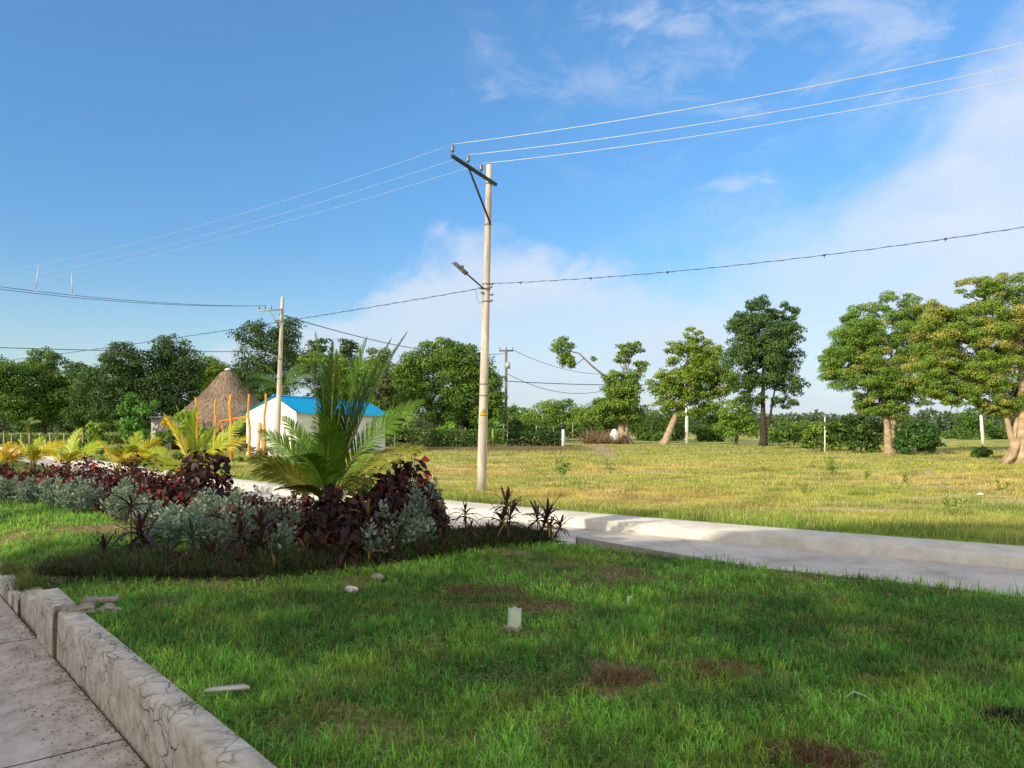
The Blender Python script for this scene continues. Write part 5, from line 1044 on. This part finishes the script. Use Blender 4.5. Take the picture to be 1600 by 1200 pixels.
# two-storey house behind the photographer (its shadow covers the near lawn)
bh = thing('two_storey_house', (-18, -7, 0), 'tall plain house standing behind the viewpoint, its shadow lying over the near lawn', 'house')
u0 = np.array([-33., -4.6]); u1 = np.array([-8.2, -1.05]); dv = (u1-u0)/np.linalg.norm(u1-u0); nv = np.array([dv[1], -dv[0]]); BH = 9.75; DP = 9.0
c = (u0+u1)/2+nv*DP/2; ang = math.atan2(dv[1], dv[0]); Lb = np.linalg.norm(u1-u0)
mb = MB(); mb.add(*box_vf((c[0], c[1], BH/2-.4), (Lb-.3, DP-.3, BH+.6), ang)); mb.build('wall', M['stucco'], bh)
mb = MB(); mb.add(*box_vf((c[0], c[1], BH), (Lb+.3, DP+.3, .25), ang)); mb.build('roof', M['kerb'], bh)
for k in range(7):
    for z in (1.6, 5.4):
        q = u0+dv*(2+k*3.3)-nv*.0; mb = MB(); mb.add(*box_vf((q[0]+nv[0]*.13, q[1]+nv[1]*.13, z), (1.4, .1, 1.3), ang)); mb.build('window', M['dark'], bh)

# ------------------------------------------------------------------ sky, sun, camera
SUN_AZ = math.atan2(-.75, -.66); SUN_EL = math.radians(21.5)     # compass angle from +Y towards +X
w = bpy.data.worlds.new('World'); scn.world = w; w.use_nodes = True; nt = w.node_tree; nt.nodes.clear()
out = nt.nodes.new('ShaderNodeOutputWorld'); bg = nt.nodes.new('ShaderNodeBackground'); bg.inputs['Strength'].default_value = .15
sky = nt.nodes.new('ShaderNodeTexSky'); sky.sky_type = 'NISHITA'; sky.sun_disc = False; sky.sun_elevation = SUN_EL; sky.sun_rotation = SUN_AZ % (2*math.pi); sky.air_density = 1.0; sky.dust_density = .6; sky.ozone_density = 2.0
tc = N_(nt, 'TexCoord'); sp = N_(nt, 'SeparateXYZ'); nt.links.new(tc.outputs['Generated'], sp.inputs[0])
def Mth(op, a, b=None, c=None, clamp=False):
    n = N_(nt, 'Math', operation=op); n.use_clamp = clamp
    for i, v in enumerate((a, b, c)):
        if v is None: continue
        if isinstance(v, (int, float)): n.inputs[i].default_value = v
        else: nt.links.new(v, n.inputs[i])
    return n.outputs[0]
az = Mth('ARCTAN2', sp.outputs[0], sp.outputs[1]); el = Mth('ARCSINE', sp.outputs[2])
cb = N_(nt, 'CombineXYZ'); nt.links.new(az, cb.inputs[0]); nt.links.new(el, cb.inputs[1])
def cloudnoise(sx, sy, scale, rot=0, det=8, ro=.6, dist=.4, off=(0, 0, 0)):
    mp = N_(nt, 'Mapping'); mp.inputs['Scale'].default_value = (sx, sy, 1); mp.inputs['Rotation'].default_value = (0, 0, rot); mp.inputs['Location'].default_value = off
    nt.links.new(cb.outputs[0], mp.inputs[0]); n = N_(nt, 'TexNoise'); n.inputs['Scale'].default_value = scale; n.inputs['Detail'].default_value = det; n.inputs['Roughness'].default_value = ro; n.inputs['Distortion'].default_value = dist
    nt.links.new(mp.outputs[0], n.inputs['Vector']); return n.outputs['Fac']
# upper limit of the cloud bank (elevation) against azimuth
azn = Mth('MULTIPLY_ADD', az, .6, .5)       # az -0.83..0.83 -> 0..1
def deg(px): return .5+.6*math.atan((px-800)/FP)
def elv(px, py): return math.atan((667-py)/math.hypot(FP, px-800))
lim = ramp(nt, [(max(0, deg(x)), (max(0, elv(x, y))*1.0,)*3) for x, y in [(-300, 700), (300, 560), (490, 490), (590, 400), (680, 358), (850, 372), (1000, 372), (1150, 355), (1270, 315), (1370, 240), (1450, 140), (1560, 20), (1800, -200)]])
nt.links.new(azn, lim.inputs[0])
n1 = cloudnoise(1, 1.6, 5.0, det=10, ro=.58, dist=.3); n1c = Mth('MULTIPLY_ADD', n1, .34, -.17)
dd = Mth('SUBTRACT', Mth('ADD', lim.outputs[0], n1c), el)
def mrange(v, a, b, c=0., d=1., smooth=True):
    n = N_(nt, 'MapRange'); n.interpolation_type = 'SMOOTHSTEP' if smooth else 'LINEAR'
    for k, x in zip(('From Min', 'From Max', 'To Min', 'To Max'), (a, b, c, d)): n.inputs[k].default_value = x
    nt.links.new(v, n.inputs['Value']); return n.outputs[0]
bks = mrange(dd, -.008, .06); bkf = mrange(dd, -.05, .13); sf_ = mrange(az, .0, .28)
bank = Mth('ADD', Mth('MULTIPLY', bkf, sf_), Mth('MULTIPLY', bks, Mth('SUBTRACT', 1.0, sf_)))
n2 = cloudnoise(1, 2.0, 3.2, rot=.35, det=8, off=(3.1, 1.7, 0)); tex = mrange(n2, .33, .62, .68, 1.0)
bankm = Mth('MULTIPLY', bank, tex)
# wisps upper right
n3 = cloudnoise(1, 2.4, 5.5, rot=-.45, det=9, ro=.65, dist=.8, off=(1.3, .4, 0)); wis = mrange(n3, .46, .72)
wm = Mth('MULTIPLY', Mth('MULTIPLY', wis, mrange(az, -.12, .15)), mrange(el, .26, .42, 0, .48))
n4 = cloudnoise(1, 1.7, 14, rot=-.2, det=8, dist=.6, off=(2, 7, 0))
# individual small clouds (az, el, ra, re, strength)
msk = Mth('MAXIMUM', bankm, wm)
for px, py, ra, re, s in [(768, 138, 40, 22, .5), (1155, 287, 55, 16, .6), (1000, 35, 75, 30, .5), (760, 80, 45, 24, .3), (960, 130, 110, 26, .3), (1060, 100, 120, 30, .3)]:
    a = math.atan((px-800)/FP); e = elv(px, py); du = Mth('DIVIDE', Mth('SUBTRACT', az, a), ra/FP); dv_ = Mth('DIVIDE', Mth('SUBTRACT', el, e), re/FP)
    r2 = Mth('SQRT', Mth('ADD', Mth('MULTIPLY', du, du), Mth('MULTIPLY', dv_, dv_))); r3 = Mth('ADD', r2, Mth('MULTIPLY_ADD', n4, 4.6, -2.3)); msk = Mth('MAXIMUM', msk, mrange(r3, 1.3, -.3, 0, s))
back = Mth('MULTIPLY', mrange(Mth('ABSOLUTE', az), 1.0, 1.7), mrange(cloudnoise(1, 1.4, 2.2, off=(5, 2, 0)), .3, .6, .45, 1)); msk = Mth('MAXIMUM', msk, back)  # unseen cloud cover added beside and behind the camera to raise the fill
hz = mrange(el, .24, -.02, 0, .30); msk = Mth('MAXIMUM', msk, hz); msk = Mth('MULTIPLY', msk, .88)
hs_ = N_(nt, 'HueSaturation'); hs_.inputs['Saturation'].default_value = 1.22; hs_.inputs['Value'].default_value = 1.55; nt.links.new(sky.outputs[0], hs_.inputs['Color'])
tn = N_(nt, 'Mix', data_type='RGBA', blend_type='MULTIPLY'); tn.inputs['Factor'].default_value = 1; gr_ = ramp(nt, [(0, (.66, .66, .68)), (.3, (.60, .69, .76)), (.55, (.68, .80, .88)), (.85, (.85, .92, .96)), (1, (.9, .95, 1))]); nt.links.new(mrange(el, 0, .55, smooth=False), gr_.inputs[0]); nt.links.new(gr_.outputs[0], tn.inputs['B']); nt.links.new(hs_.outputs[0], tn.inputs['A'])
cc = ramp(nt, [(0, (4.1, 4.85, 5.9)), (.35, (5.2, 5.6, 6.4)), (1, (5.3, 5.7, 6.7))]); nt.links.new(mrange(el, 0, .6, smooth=False), cc.inputs[0])
cw = N_(nt, 'Mix', data_type='RGBA'); nt.links.new(mrange(Mth('ABSOLUTE', az), .9, 1.6), cw.inputs['Factor']); nt.links.new(cc.outputs[0], cw.inputs['A']); cw.inputs['B'].default_value = (9.0, 8.0, 6.8, 1)  # warm, extra bright colour of the added out-of-view clouds, for fill light
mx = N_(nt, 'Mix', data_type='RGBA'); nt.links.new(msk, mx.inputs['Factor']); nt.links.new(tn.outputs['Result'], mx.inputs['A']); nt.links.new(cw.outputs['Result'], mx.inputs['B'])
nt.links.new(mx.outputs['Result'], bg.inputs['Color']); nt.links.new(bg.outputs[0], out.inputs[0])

sl = bpy.data.lights.new('sun', 'SUN'); sl.energy = 5.0; sl.angle = math.radians(.6); sl.color = (1, .87, .68); so = bpy.data.objects.new('sun', sl); C.objects.link(so)
sd = Vector((math.sin(SUN_AZ)*math.cos(SUN_EL), math.cos(SUN_AZ)*math.cos(SUN_EL), math.sin(SUN_EL))); so.rotation_euler = sd.to_track_quat('Z', 'Y').to_euler(); so.location = (-10, -10, 20)

cam = bpy.data.cameras.new('camera'); cam.sensor_width = 36; cam.lens = 36*FP/1600; cam.shift_y = (HOR-600)/1600; cam.clip_end = 6000; cam.clip_start = .05
co = bpy.data.objects.new('camera', cam); C.objects.link(co); co.location = (0, 0, CAMZ); co.rotation_euler = (math.radians(90), 0, 0); scn.camera = co
scn.view_settings.view_transform = 'Standard'; scn.view_settings.look = 'None'; scn.view_settings.exposure = 0; scn.view_settings.gamma = 1
scn.cycles.max_bounces = 6; scn.cycles.transparent_max_bounces = 4
